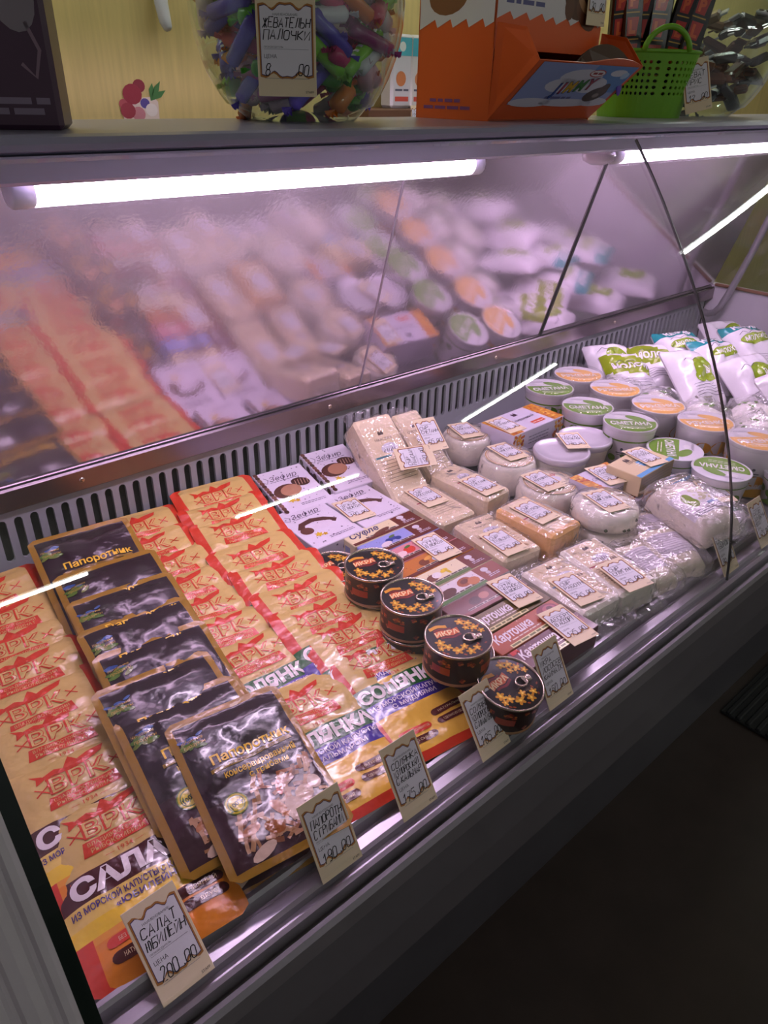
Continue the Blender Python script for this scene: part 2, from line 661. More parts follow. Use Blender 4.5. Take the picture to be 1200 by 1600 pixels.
struct('floor', MB().rbox(1.6, 0.2, -0.03, 9.0, 7.6, 0.06, 0.001), 'floor')
struct('wall_back', MB().rbox(1.6, 2.25, 1.4, 9.0, 0.10, 2.8, 0.001), 'wood')
struct('wall_right', MB().rbox(6.05, 0.2, 1.4, 0.10, 7.6, 2.8, 0.001), 'wallr')
struct('ceiling', MB().rbox(1.6, 0.2, 2.83, 9.0, 7.6, 0.06, 0.001), 'ceil')

# ------------------------------------------------------------------ the refrigerated counter
def yg(z):
    t = z - 0.85
    return 0.3655 + 0.133 * t + 0.555 * t * t
def ng(z):
    s = 0.133 + 1.11 * (z - 0.85)
    n = Vector((0, -1, s)).normalized()
    return n
X0, XS, X1 = 0.041, 1.106, 2.30
XA, XB = -0.02, 2.335
counter = thing('display_counter', 'long refrigerated deli counter with curved glass front and mirrored rear doors', 'display counter', (0, 0, 0))

part('deck', MB().rbox((XA + XB) / 2, 0.735, 0.845, XB - XA - .04, 0.67, 0.03, 0.002), 'deck', counter)
rail = [(.346, .800), (.340, .806), (.340, .832), (.344, .838), (.350, .836), (.353, .828), (.356, .828), (.357, .847), (.362, .848),
        (.364, .842), (.371, .842), (.372, .850), (.376, .8525), (.388, .8525), (.391, .848), (.394, .848), (.396, .862), (.399, .866),
        (.404, .866), (.406, .862), (.406, .800)]
part('sill_rail', MB().extrude_x(rail, XA, XB), 'rail', counter, fix=True)
pan = [(.349, .802), (.352, .700), (.365, .600), (.500, .262), (.52, .262), (.40, .60), (.40, .802)]
part('front_panel', MB().extrude_x(pan, XA, XB), 'panel', counter, fix=True)
part('plinth', MB().extrude_x([(.502, .258), (.530, .0), (.70, 0), (.70, .258)], XA, XB), 'plinth', counter, fix=True)
part('body', MB().rbox((XA + XB) / 2, 0.88, 0.42, XB - XA, 0.36, 0.80, 0.004), 'panel', counter)

# shelf on top
shelf_top = [(0.95, 1.496), (.694, 1.496), (.686, 1.499), (.684, 1.504), (.687, 1.509), (.694, 1.511), (0.95, 1.511)]
part('top_shelf', MB().extrude_x(shelf_top, XA, XB + .4), 'shelf', counter, fix=True)
fascia = [(.688, 1.494), (.690, 1.476), (.694, 1.473), (.716, 1.473), (.720, 1.482), (.96, 1.482), (.96, 1.4955), (.688, 1.4955)]
part('shelf_fascia', MB().extrude_x(fascia, XA, XB + .4), 'shelf', counter, fix=True)

# vent panel: real slots with a dark duct behind
vent = MB()
yv, zb, zt = 1.060, 0.860, 1.000
s0, s1, pitch, hw = 0.914, 0.986, 0.0232, 0.0061
nslot = int((XB - .06) / pitch)
xc = 0.0
def slot_cell(xa, xb_):
    xm = (xa + xb_) / 2
    hole = []
    for i in range(5):
        a = PI * i / 4
        hole.append((xm + hw * math.cos(a), s1 - hw + hw * math.sin(a)))
    for i in range(5):
        a = PI + PI * i / 4
        hole.append((xm + hw * math.cos(a), s0 + hw + hw * math.sin(a)))
    outer = [(xb_, s1 - hw), (xb_, zt), (xm, zt), (xa, zt), (xa, s1 - hw), (xa, s0 + hw), (xa, zb), (xm, zb), (xb_, zb), (xb_, s0 + hw)]
    vs = [(x, yv, z) for x, z in hole] + [(x, yv, z) for x, z in outer] + [(x, yv + .006, z) for x, z in hole]
    fs = []
    for i in range(10):
        j = (i + 1) % 10
        fs.append((i, j, 10 + j, 10 + i))
        fs.append((i, 20 + i, 20 + j, j))
    vent.add(vs, fs)
for i in range(nslot):
    slot_cell(xc + i * pitch, xc + (i + 1) * pitch)
part('vent_panel', vent, 'vent', counter)
part('vent_duct', MB().rbox((XA + XB) / 2, 1.085, 0.93, XB - XA - .02, 0.02, 0.16, .001), 'ventdark', counter)
ledge = [(1.058, .998), (1.050, 1.003), (1.050, 1.034), (1.054, 1.038), (1.075, 1.038), (1.075, .998)]
lg = part('rear_ledge', MB().extrude_x(ledge, XA + .03, XB - .03), 'steel', counter, fix=True)
scr = MB().lathe([(.0045, 0), (.0045, .0012), (.003, .002), (0.0001, .002)], 10)
for x in (0.32, 0.80, 1.28, 1.76):
    part('screw', scr, 'tin', lg, (x, 1.050, 1.019), (PI / 2, 0, 0))

# rear sliding doors, leaning towards the customer at the top
ya, za, yb, zb2 = 1.062, 1.038, 0.940, 1.462
dy, dz = yb - ya, zb2 - za
dn = Vector((0, -dz, dy)).normalized()
def door(xa, xb_, off):
    o = Vector((0, dn.y * off, dn.z * off))
    pr = [(ya + o.y, za + o.z), (yb + o.y, zb2 + o.z), (yb + o.y + .006, zb2 + o.z), (ya + o.y + .006, za + o.z)]
    d = part('sliding_door', MB().extrude_x(pr, xa, xb_), 'mirror', counter, fix=True)
    return d
def strip(name, xa, xb_, off, par, mat, t0=0.0, t1=1.0):
    p = lambda t, e: (ya + dy * t + dn.y * e, za + dz * t + dn.z * e)
    pr = [p(t0, off), p(t1, off), p(t1, off + .003), p(t0, off + .003)]
    return part(name, MB().extrude_x(pr, xa, xb_), mat, par, fix=True)
d1 = door(0.03, 0.8803, 0.0035)
d2 = door(0.8805, 1.443, 0.004)
d3 = door(1.449, X1, 0.001)
strip('edge_trim', .8799, .8809, .003, d1, 'rail')
strip('edge_gasket', 1.4425, 1.4495, .004, d2, 'gasket')
strip('door_track', 0.03, X1, .006, counter, 'gasket', -.004, .006)

# end walls
def yz_prism(mb, pts, xa, xb_):
    return mb.extrude_x(pts, xa, xb_)
lw = [(.40, .82), (1.07, .82), (1.07, 1.03), (.945, 1.47), (.69, 1.47)] + [(yg(z) + .008, z) for z in (1.44, 1.36, 1.26, 1.16, 1.06, .96, .87)]
part('end_panel', yz_prism(MB(), lw, 0.002, 0.028), 'endwall', counter, fix=True)
rw = [(.40, .82), (1.07, .82), (1.07, 1.045), (yg(1.045) + .008, 1.045), (yg(.95) + .008, .95), (yg(.87) + .008, .87)]
ew = part('end_panel', yz_prism(MB(), rw, X1, X1 + .03), 'endwall', counter, fix=True)
part('end_trim', MB().rbox(X1 - .003, .735, 1.046, .012, .63, .008, .002), 'trimbrown', ew)
rg = [(.425, 1.052), (1.055, 1.052), (.945, 1.47), (.70, 1.47)] + [(yg(z) + .008, z) for z in (1.44, 1.36, 1.26, 1.16)]
part('end_glass', yz_prism(MB(), rg, X1 + .006, X1 + .012), 'glass', counter, fix=True)

# front glass panes
def pane(xa, xb_):
    zs = [.846 + (1.494 - .846) * i / 24 for i in range(25)]
    prof = [(yg(z), z) for z in zs]
    back = [(yg(z) - ng(z).y * .005, z - ng(z).z * .005) for z in zs]
    m = MB()
    n = len(prof)
    allp = prof + back[::-1]
    vs = [(xa, y, z) for y, z in allp] + [(xb_, y, z) for y, z in allp]
    N = len(allp)
    fs = [(i, (i + 1) % N, N + (i + 1) % N, N + i) for i in range(N)]
    for i in range(n - 1):
        fs.append((i, i + 1, N - 2 - i, N - 1 - i))
        fs.append((N + i, N + i + 1, N + N - 2 - i, N + N - 1 - i))
    m.add(vs, fs, smooth=True)
    o = part('glass_pane', m, 'glass', counter, fix=True)
    o.data.set_sharp_from_angle(angle=0.6)
    return o
p1 = pane(X0, XS - .0015)
p2 = pane(XS + .0015, X1)
def glass_strip(name, xa, xb_, e0, e1, mat, par):
    zs = [.848 + (1.490 - .848) * i / 24 for i in range(25)]
    f_ = [(yg(z) + ng(z).y * e1, z + ng(z).z * e1) for z in zs]
    b_ = [(yg(z) + ng(z).y * e0, z + ng(z).z * e0) for z in zs]
    allp = f_ + b_[::-1]
    N, n = len(allp), len(f_)
    vs = [(xa, y, z) for y, z in allp] + [(xb_, y, z) for y, z in allp]
    fs = [(i, (i + 1) % N, N + (i + 1) % N, N + i) for i in range(N)]
    for i in range(n - 1):
        fs.append((i, i + 1, N - 2 - i, N - 1 - i))
        fs.append((N + i, N + i + 1, N + N - 2 - i, N + N - 1 - i))
    return part(name, MB().add(vs, fs), mat, par, fix=True)
glass_strip('edge_seal', XS - .0013, XS + .0013, -.0030, .0004, 'seam', p1)
glass_strip('edge_seal', X0 - .012, X0 + .0005, -.010, .0012, 'greenedge', p1)

# left end post: ribbed trim following the curve of the glass
sec = [(.030, -.004), (.029, .006), (.025, .008), (.020, .008), (.017, .003), (.014, .003), (.011, .009), (.004, .011), (-.004, .009), (-.007, .003),
       (-.010, .003), (-.013, .007), (-.019, .007), (-.022, .001), (-.022, -.05), (.0, -.05)]
zs = [.70 + (1.480 - .70) * i / 30 for i in range(31)]
vs, fs = [], []
for z in zs:
    for x, e in sec:
        zz = max(z, .86)
        n_ = ng(zz)
        yy = yg(z) if z > .85 else .3655 - .02 * (.85 - z)
        vs.append((x, yy + n_.y * e, z + n_.z * e))
ns = len(sec)
for i in range(len(zs) - 1):
    for k in range(ns):
        l = (k + 1) % ns
        fs.append((i * ns + k, i * ns + l, (i + 1) * ns + l, (i + 1) * ns + k))
part('end_post', MB().add(vs, fs), 'post', counter, fix=True)

# bent support tube at the far end
pts = [(2.25, 1.048, .971), (2.25, 1.03, .968), (2.25, 1.012, .975), (2.25, .998, .994), (2.25, .985, 1.03), (2.25, .970, 1.075), (2.25, .945, 1.16), (2.25, .924, 1.249), (2.25, .89, 1.36), (2.25, .86, 1.478)]
part('support_tube', MB().tube(pts, .010, 12), 'rail', counter)

# ------------------------------------------------------------------ LED tubes under the shelf
def led(xa, xb_, label):
    t = thing('tube_lamp', label, 'lamp', (xa, .750, 1.462), group='lamps under the counter shelf')
    L = xb_ - xa
    part('tube', MB().tube([(0.022, 0, 0), (L - .022, 0, 0)], .0135, 12), 'led', t)
    for x in (0.0, L - .024):
        part('end_cap', MB().tube([(x, 0, 0), (x + .003, 0, 0), (x + .021, 0, 0), (x + .024, 0, 0)], [.011, .0142, .0142, .011], 14), 'white', t)
    part('batten', MB().rbox(L / 2, 0.004, .0165, L, .022, .007, .001), 'white', t)
    return t
led(0.215, 0.838, 'glowing pinkish LED tube under the shelf above the pouches')
led(1.155, 2.02, 'glowing LED tube under the shelf above the milk cups')
holder = MB().lathe([(.0001, -.015), (.012, -.014), (.024, -.008), (.027, 0), (.024, .006), (.010, .010)], 20, sx=1.35, sy=.8)
tag_props(part('lamp_holder', holder, 'blob', None, (1.125, .752, 1.463)), 'frosted plastic lamp holder hanging under the shelf between two tubes', 'lamp holder')

# ------------------------------------------------------------------ ceiling tubes of the shop
def ceiling_tube(a, b, label):
    a, b = Vector(a), Vector(b)
    t = thing('ceiling_lamp', label, 'lamp', a, group='ceiling tube lamps')
    d = b - a
    part('tube', MB().tube([(0, 0, 0), tuple(d)], .014, 10), 'roomtube', t)
    ang = math.atan2(d.y, d.x)
    part('housing', MB().rbox(d.length / 2, 0, .05, d.length + .06, .06, .06, .004), 'white', t, (0, 0, 0.0), (0, 0, ang))
    part('stem', MB().rbox(d.length / 2, 0, .14, .03, .03, .14, .003), 'white', t, (0, 0, 0.0), (0, 0, ang))
ceiling_tube((-0.30, -2.60, 2.6), (0.945, -2.62, 2.6), 'ceiling tube lamp behind the viewer, first along the counter')
ceiling_tube((1.83, -2.60, 2.6), (2.79, -2.68, 2.6), 'ceiling tube lamp behind the viewer, second along the counter')
ceiling_tube((3.52, -2.28, 2.6), (4.00, -1.70, 2.6), 'short slanted ceiling tube lamp past the far end of the counter')
ceiling_tube((4.21, -.56, 2.6), (4.70, 0.02, 2.6), 'slanted ceiling tube lamp nearest the back wall')
ceiling_tube((-0.6, 1.55, 2.6), (0.6, 1.55, 2.6), 'ceiling tube lamp over the left of the staff aisle')
ceiling_tube((1.2, 1.55, 2.6), (2.4, 1.55, 2.6), 'ceiling tube lamp over the middle of the staff aisle')
ceiling_tube((3.0, 1.55, 2.6), (4.2, 1.55, 2.6), 'ceiling tube lamp over the right of the staff aisle')

# ribbed floor mat
matt = thing('ribbed_mat', 'dark ribbed mat lying on the floor at the right', 'mat', (1.78, -.15, 0.0))
part('base', MB().rbox(.55, .33, .004, 1.1, .64, .008, .002), 'mat', matt)
rib = MB().rbox(.55, 0, .012, 1.1, .014, .010, .003).mesh('rib')
for i in range(22):
    part('rib', rib, 'mat', matt, (0, .03 + i * .0285, 0))

# ------------------------------------------------------------------ pouches
def lines(a, b, step, extra=()):
    n = max(1, int(round((b - a) / step)))
    L = [a + (b - a) * i / n for i in range(n + 1)]
    for e in extra:
        L = [x for x in L if abs(x - e) > step * .3 or x in (a, b)] + [e]
    return sorted(set(L))

class Sheet:
    """one face of a pouch: a height field with rounded corners, usable as a print surface"""
    def __init__(self, W, L, hfun, ul, vl, r=.010):
        self.W, self.L, self.ul, self.vl, self.r = W, L, ul, vl, r
        self.H = [[hfun(u, v) for u in ul] for v in vl]
    def squeeze(self, v):
        d = min(v, self.L - v)
        if d < self.r:
            d = max(d, 0)
            return (self.W / 2 - self.r + math.sqrt(max(0, self.r ** 2 - (self.r - d) ** 2))) / (self.W / 2)
        return 1.0
    def __call__(self, u, v, h=0.0):
        ul, vl = self.ul, self.vl
        i = min(max(bisect_right(ul, u) - 1, 0), len(ul) - 2)
        j = min(max(bisect_right(vl, v) - 1, 0), len(vl) - 2)
        a = min(max((u - ul[i]) / (ul[i + 1] - ul[i]), 0), 1)
        b = min(max((v - vl[j]) / (vl[j + 1] - vl[j]), 0), 1)
        H = self.H
        z = (H[j][i] * (1 - a) + H[j][i + 1] * a) * (1 - b) + (H[j + 1][i] * (1 - a) + H[j + 1][i + 1] * a) * b
        return (u * self.squeeze(v), v, z + h)
    def mb(self, colfun, back='b0b0b0', zback=-.0006, sign=1):
        m = MB()
        nu, nv = len(self.ul), len(self.vl)
        vs = [(self.ul[i] * self.squeeze(self.vl[j]), self.vl[j], self.H[j][i]) for j in range(nv) for i in range(nu)]
        fs, cs = [], []
        for j in range(nv - 1):
            for i in range(nu - 1):
                a = j * nu + i
                fs.append((a, a + 1, a + nu + 1, a + nu))
                cs.append(colfun((self.ul[i] + self.ul[i + 1]) / 2, (self.vl[j] + self.vl[j + 1]) / 2))
        m.add(vs, fs, cs, True)
        border = [i for i in range(nu)] + [j * nu + nu - 1 for j in range(1, nv)] + [(nv - 1) * nu + i for i in range(nu - 2, -1, -1)] + [j * nu for j in range(nv - 2, 0, -1)]
        k = len(border)
        low = [(vs[b][0], vs[b][1], zback) for b in border]
        m.add([vs[b] for b in border] + low, [(i, k + i, k + (i + 1) % k, (i + 1) % k) for i in range(k)] + [tuple(range(k, 2 * k))[::-1]], back)
        return m

def pouch_height(W, L, T, seed, amp, zip_at):
    def h(u, v):
        e = max(0, 1 - (2 * abs(u) / W) ** 5) * max(0, 1 - abs(2 * v / L - 1) ** 7)
        z = T * e
        if zip_at and v > zip_at - .012:
            f_ = min(1, (v - zip_at + .012) / .018)
            z *= 1 - .75 * f_
            z += .0015 * math.exp(-((v - zip_at) / .0022) ** 2) + .0012 * math.exp(-((v - zip_at + .007) / .0022) ** 2)
        n1 = smooth_noise(u * 30 + seed * 7.3, v * 30, seed * 1.7)
        n2 = smooth_noise(u * 85 + seed * 3.1, v * 60, seed * 2.9 + 5)
        rid = abs(smooth_noise(u * 42 + seed, v * 55 + seed * 2, 9.1))
        z += amp * (n1 * 1.3 + n2 * .55 - rid * .9) * (0.25 + .75 * e)
        return max(z, 0.0)
    return h

GOLD, RED, GREEN, PURPLE, YEL, BROWN = 'd6b66c', 'd23a22', '24602a', '45309a', 'f0bf4c', '4a1a1e'

def factory_logo(p, cx, cy, s, col=RED, paper=GOLD):
    """fish-shaped house emblem with the letters and a banner"""
    q = lambda pts: [(cx + x * s, cy + y * s) for x, y in pts]
    p.poly(q([(-.46, .30), (-.28, .36), (-.16, .30), (-.05, .52), (.05, .36), (.20, .44), (.46, .50), (.40, .36), (.28, .30), (.1, .22), (-.2, .22), (-.33, .24), (-.44, .18), (-.42, .25)]), col, 1)
    p.poly(q([(-.62, .42), (-.46, .32), (-.42, .24), (-.56, .16), (-.54, .30)]), col, 1)
    p.text('ВРК', cx - .01 * s, cy + .05 * s, .30 * s, col, 2, bold=.045)
    p.text('ВРК', cx - .01 * s, cy + .05 * s, .30 * s, paper, 3.4, bold=-.004)
    p.stroke(q([(-.60, .10), (-.42, -.08)]), .022 * s, col, 1)
    p.stroke(q([(-.60, -.06), (-.40, .10)]), .022 * s, col, 1)
    p.stroke(q([(.44, .14), (.60, -.02)]), .022 * s, col, 1)
    p.stroke(q([(.42, -.02), (.62, .16)]), .022 * s, col, 1)
    p.poly(q([(-.46, -.16), (.46, -.16), (.50, -.40), (-.50, -.40)]), col, 1)
    p.text('ВЛАДИВОСТОКСКИЙ', cx, cy - .225 * s, .065 * s, paper, 2, maxw=.82 * s)
    p.text('РЫБОКОМБИНАТ', cx, cy - .33 * s, .075 * s, paper, 2, maxw=.78 * s)
    p.text('— 1934 —', cx, cy - .50 * s, .08 * s, col, 2)

def make_sol(label, sub, seed, group):
    W, L = .150, .235
    sw = .0150
    ul = lines(-W / 2, W / 2, .0065, (-W / 2 + sw, W / 2 - sw))
    vl = lines(0, L, .0065, (.012, .083, .110, .141, .222))
    sh = Sheet(W, L, pouch_height(W, L, .0085, seed, .0021, .222), ul, vl)
    def cf(u, v):
        if abs(u) > W / 2 - sw and not (.083 < v < .141):
            return RED
        if v < .012:
            return RED
        if v < .083:
            return YEL
        if v < .110:
            return PURPLE
        if v < .141:
            return GREEN
        return GOLD
    t = thing('food_pouch', label, 'pouch', group=group)
    part('pouch_body', sh.mb(cf, 'c9a46a'), 'pouch', t)
    p = Print()
    factory_logo(p, 0, .183, .074)
    part('logo', p.mb(sh, .0005, .00012, .006), 'pouch', t, label='red printed emblem')
    p = Print()
    p.text('СОЛЯНКА', 0, .1255, .021, 'f4e8e6', 2, bold=.045, maxw=.128)
    p.text('ИЗ МОРСКОЙ КАПУСТЫ', 0, .1025, .0075, 'ece0f0', 2, bold=.02, maxw=.118)
    p.text(sub, 0, .0915, .0075, 'ece0f0', 2, bold=.02)
    part('lettering', p.mb(sh, .0005, .00012, .006), 'pouch', t, label='white lettering')
    p = Print()
    for i, (x0, x1, y, c, s) in enumerate([(-.052, -.004, .044, 'd8402c', 'БЕЗ КОНСЕРВАНТОВ'), (.004, .054, .056, '5a2422', 'НАТУРАЛЬНО'),
                                           (.004, .054, .040, '5a2422', 'СДЕЛАНО ИЗ СВЕЖЕГО'), (-.052, -.004, .028, '5a2422', 'ИЗ СЫРЬЯ')]):
        p.pill(x0, y - .0055, x1, y + .0055, c, 1)
        p.text(s, (x0 + x1) / 2 + .003, y, .0038, 'f0d8b0', 2, maxw=x1 - x0 - .012)
    part('badge', p.mb(sh, .0005, .00012, .006), 'pouch', t)
    return t

def make_salad(label, seed, group):
    W, L = .150, .235
    sw = .016
    ul = lines(-W / 2, W / 2, .0065, (-W / 2 + sw, W / 2 - sw))
    vl = lines(0, L, .0065, (.060, .078, .1, .135, .222))
    sh = Sheet(W, L, pouch_height(W, L, .0085, seed, .0021, .222), ul, vl)
    def cf(u, v):
        if v < .060:
            return RED if u < -W / 2 + sw else ('e88a26' if v < .052 else 'eea03a')
        if v < .100:
            return 'f6cf38' if v < .078 else 'f3d16a'
        if v < .135:
            return BROWN
        if u > W / 2 - sw:
            return RED
        return GOLD
    t = thing('food_pouch', label, 'pouch', group=group)
    part('pouch_body', sh.mb(cf, 'c9a46a'), 'pouch', t)
    p = Print()
    factory_logo(p, -.004, .181, .076)
    part('logo', p.mb(sh, .0005, .00012, .006), 'pouch', t, label='red printed emblem')
    p = Print()
    p.text('САЛАТ', -.006, .118, .024, 'f4e8ea', 2, bold=.05, maxw=.118)
    p.text('ИЗ МОРСКОЙ КАПУСТЫ С КАЛЬМАРОМ', 0, .092, .0075, '43307e', 2, bold=.02, maxw=.138)
    p.text('«ЮБИЛЕЙНЫЙ»', .010, .081, .0075, '43307e', 2, bold=.02)
    part('lettering', p.mb(sh, .0005, .00012, .006), 'pouch', t, label='printed lettering')
    p = Print()
    for x0, x1, y, c, s in [(-.050, .004, .044, 'd8402c', 'БЕЗ КОНСЕРВАНТОВ'), (-.050, .012, .026, '4a1d1d', 'НАТУРАЛЬНЫЙ ПРОДУКТ'), (.016, .066, .052, '4a1d1d', 'ПРЯНЫЙ'), (.018, .066, .036, '4a1d1d', 'ВКУС')]:
        p.pill(x0, y - .0065, x1, y + .0065, c, 1)
        p.text(s, (x0 + x1) / 2 + .004, y, .0048, 'f0d8b0', 2, maxw=x1 - x0 - .014)
    part('badge', p.mb(sh, .0005, .00012, .006), 'pouch', t)
    return t

def make_fern(label, seed, group):
    W, L = .148, .212
    sw = .0085
    GD, DK = '9c7420', '2c1a24'
    ul = lines(-W / 2, W / 2, .0062, (-W / 2 + sw, W / 2 - sw))
    vl = lines(0, L, .0062, (.008, .088, .203))
    sh = Sheet(W, L, pouch_height(W, L, .0085, seed, .0026, .192), ul, vl)
    def cf(u, v):
        if abs(u) > W / 2 - sw or v > .203 or v < .008:
            return GD
        return '3a2028' if v < .088 else DK
    t = thing('food_pouch', label, 'pouch', group=group)
    part('pouch_body', sh.mb(cf, GD), 'pouch', t)
    rng = random.Random(seed)
    p = Print()
    for k in range(7):
        p.ell(-.050 + rng.uniform(-.012, .012), .170 + rng.uniform(-.006, .004), .008, .0028, ['4a6a22', '587a2a', '6d7a30'][k % 3], 1, 8, rng.uniform(-.6, .9))
    for k in range(6):
        p.ell(-.050 + rng.uniform(-.013, .011), .178 + rng.uniform(-.003, .005), .005, .0022, ['33508e', '48659c'][k % 2], 2, 8, rng.uniform(-.5, .5))
    p.text('Натуральные', -.050, .177, .0042, 'c3a04a', 3, shear=.2, maxw=.026)
    p.text('продукты', -.049, .170, .0046, 'c3a04a', 3, shear=.2, maxw=.026)
    part('logo', p.mb(sh, .0005, .00012, .006), 'pouch', t, label='small blue and green emblem')
    p = Print()
    p.text('Папоротник', .008, .139, .0125, 'e8b92e', 2, bold=.025, maxw=.098)
    p.poly([(-.046, .122), (.056, .1255), (.054, .1305), (-.046, .127)], '8a6a20', 1)
    p.text('ИЗ ДАЛЬНЕВОСТОЧНОЙ ТАЙГИ', .005, .1263, .0032, DK, 2, maxw=.09)
    p.text('консервированный', .010, .1155, .0082, 'd9ae35', 2, bold=.02, maxw=.088)
    p.text('с грибами', .016, .1045, .0072, 'd9ae35', 2, bold=.015)
    part('lettering', p.mb(sh, .0005, .00012, .006), 'pouch', t, label='yellow lettering')
    p = Print()
    tans = ['a5764f', '96643f', 'b98d66', '7c4c2e', 'bf9472', '9c5a2e']
    for k in range(64):                                   # printed fern stems
        x, y = rng.uniform(-.05, .058), rng.uniform(.016, .092)
        if x < -.02 and y > .06:
            continue
        a = rng.choice([rng.uniform(.2, .7), rng.uniform(.9, 1.7), rng.uniform(-.4, .2)])
        ln, cv = rng.uniform(.014, .034), rng.uniform(-.5, .5)
        pts = []
        for i in range(5):
            pts.append((max(-W / 2 + .012, min(W / 2 - .012, x)), max(.011, min(.102, y))))
            x += ln / 4 * math.cos(a)
            y += ln / 4 * math.sin(a)
            a += cv / 2
        p.stroke(pts, rng.uniform(.003, .0055), tans[k % 6], 1 + k * .03)
    for x, y, rx, ry, c, a in [(.020, .042, .012, .016, 'cdb39c', .2), (.036, .055, .011, .010, 'cfb096', .5), (.052, .062, .008, .009, 'd8beaa', 0),
                               (-.010, .034, .012, .007, 'a05c2c', -.6), (.004, .050, .006, .015, 'b06c34', .5), (-.034, .042, .011, .006, 'b3744a', .2),
                               (-.030, .016, .016, .006, 'd3b7a0', .3), (.014, .074, .004, .011, 'b4502a', -.2)]:
        p.ell(x, y, rx, ry, c, 3.2, 12, a)
    part('picture', p.mb(sh, .0005, .00012, .006), 'pouch', t, label='printed picture of fern stems and mushrooms')
    p = Print()
    p.ell(-.036, .078, .0135, .0135, '4f6a1c', 4.0, 20)
    p.ring(-.036, .078, .0122, .0022, 'c9b42c', 4.4)
    p.ell(-.036, .078, .0088, .0088, 'd8c22c', 4.4, 18)
    p.text('100%', -.036, .078, .0056, '2c3a10', 5.2, bold=.03, rot=.35)
    part('badge', p.mb(sh, .0005, .00012, .006), 'pouch', t, label='round yellow badge')
    return t

ORD = ['frontmost', 'second', 'third', 'fourth', 'fifth', 'sixth', 'seventh', 'eighth', 'ninth', 'tenth']
_crng = random.Random(14)
def column(protos, rows, tmpl, front_label=None, sy=.86):
    """rows: (x, y of the bottom edge, z, tilt degrees, yaw degrees, prototype index)"""
    for k, (x, y, z, ti, ya_, pi_) in enumerate(rows):
        lab = tmpl % ORD[k]
        if k == 0 and front_label:
            lab = front_label
        base = protos[pi_]
        rot = (math.radians(ti + 1.0), math.radians(_crng.uniform(-1.2, 1.2)), math.radians(ya_ + (_crng.uniform(-2.5, 2.5) if k else 0)))
        if base.get('used'):
            copy_tree(base, lab, (x, y, z), rot).scale = (1, sy, 1)
        else:
            base['used'] = 1
            base.location, base.rotation_euler = (x, y, z), rot
            base.scale = (1, sy, 1)
            base['label'] = lab

GA = 'gold pouches in the leftmost column'
pa = [make_salad('a', s, GA) for s in (1, 2, 3)]
column(pa, [(.117, .396, .866, 4, -6, 0), (.113, .470, .866, 5.5, -6, 1), (.115, .545, .867, 6.5, -5, 2), (.118, .594, .868, 7.5, -5, 0), (.122, .660, .869, 9, -5, 1),
            (.128, .714, .870, 10, -5, 2), (.133, .772, .872, 12, -5, 0), (.138, .828, .874, 14, -4, 1)],
       'gold salad pouch with red emblem, %s from the front in the leftmost column', 'gold salad pouch with a brown title band, frontmost in the leftmost column')
GC = 'gold pouches in the column right of the black pouches'
pc = [make_sol('c', 'С КАЛЬМАРОМ', s, GC) for s in (4, 5, 6)]
column(pc, [(.354, .396, .866, 6, -7, 0), (.361, .508, .868, 7, -5, 1), (.344, .574, .868, 8, -8, 2), (.357, .630, .868, 9, -6, 0), (.359, .686, .870, 10, -6, 1),
            (.363, .746, .872, 11, -5, 2), (.353, .804, .874, 13, -6, 0), (.367, .860, .876, 15, -5, 1)],
       'gold pouch with red edges, %s from the front in the column behind the black pouches', 'gold soup pouch with green and purple bands beside the frontmost black pouch')
GD_ = 'gold pouches in the column beside the cans'
pd = [make_sol('d', 'С МИДИЯМИ', s, GD_) for s in (7, 8, 9)]
column(pd, [(.480, .402, .867, 7, -7, 0), (.479, .455, .872, 7.5, -7, 1), (.471, .505, .874, 8, -8, 2), (.479, .560, .874, 9, -7, 0), (.473, .626, .874, 10, -8, 1),
            (.483, .684, .876, 11, -7, 2), (.487, .763, .878, 12.5, -7, 0), (.493, .812, .880, 14, -7, 1), (.511, .860, .882, 16, -6, 2)],
       'gold pouch with red edges, %s from the front in the column beside the cans', 'fully visible gold soup pouch with green and purple bands beside the cans')
GB = 'black pouches with gold edges'
pb_ = [make_fern('b', s, GB) for s in (11, 12, 13)]
column(pb_, [(.250, .394, .8895, 9, -9, 0), (.222, .398, .862, 5, -5, 1), (.224, .432, .884, 8.5, -4, 2), (.226, .488, .886, 9, -3, 0), (.245, .546, .886, 9.5, -5, 1),
             (.258, .602, .888, 10, -5, 2), (.262, .664, .890, 11, -6, 0), (.268, .728, .892, 12, -6, 1), (.268, .820, .894, 16, -4, 2)],
       'glossy black pouch with gold edge, %s from the front in the black column', 'large glossy black fern pouch with yellow title and mushroom picture, fully visible', 1.0)
for o in list(COL.objects):
    if o.get('label', '').startswith('large glossy black fern pouch'):
        o.scale = (.93, .94, 1)

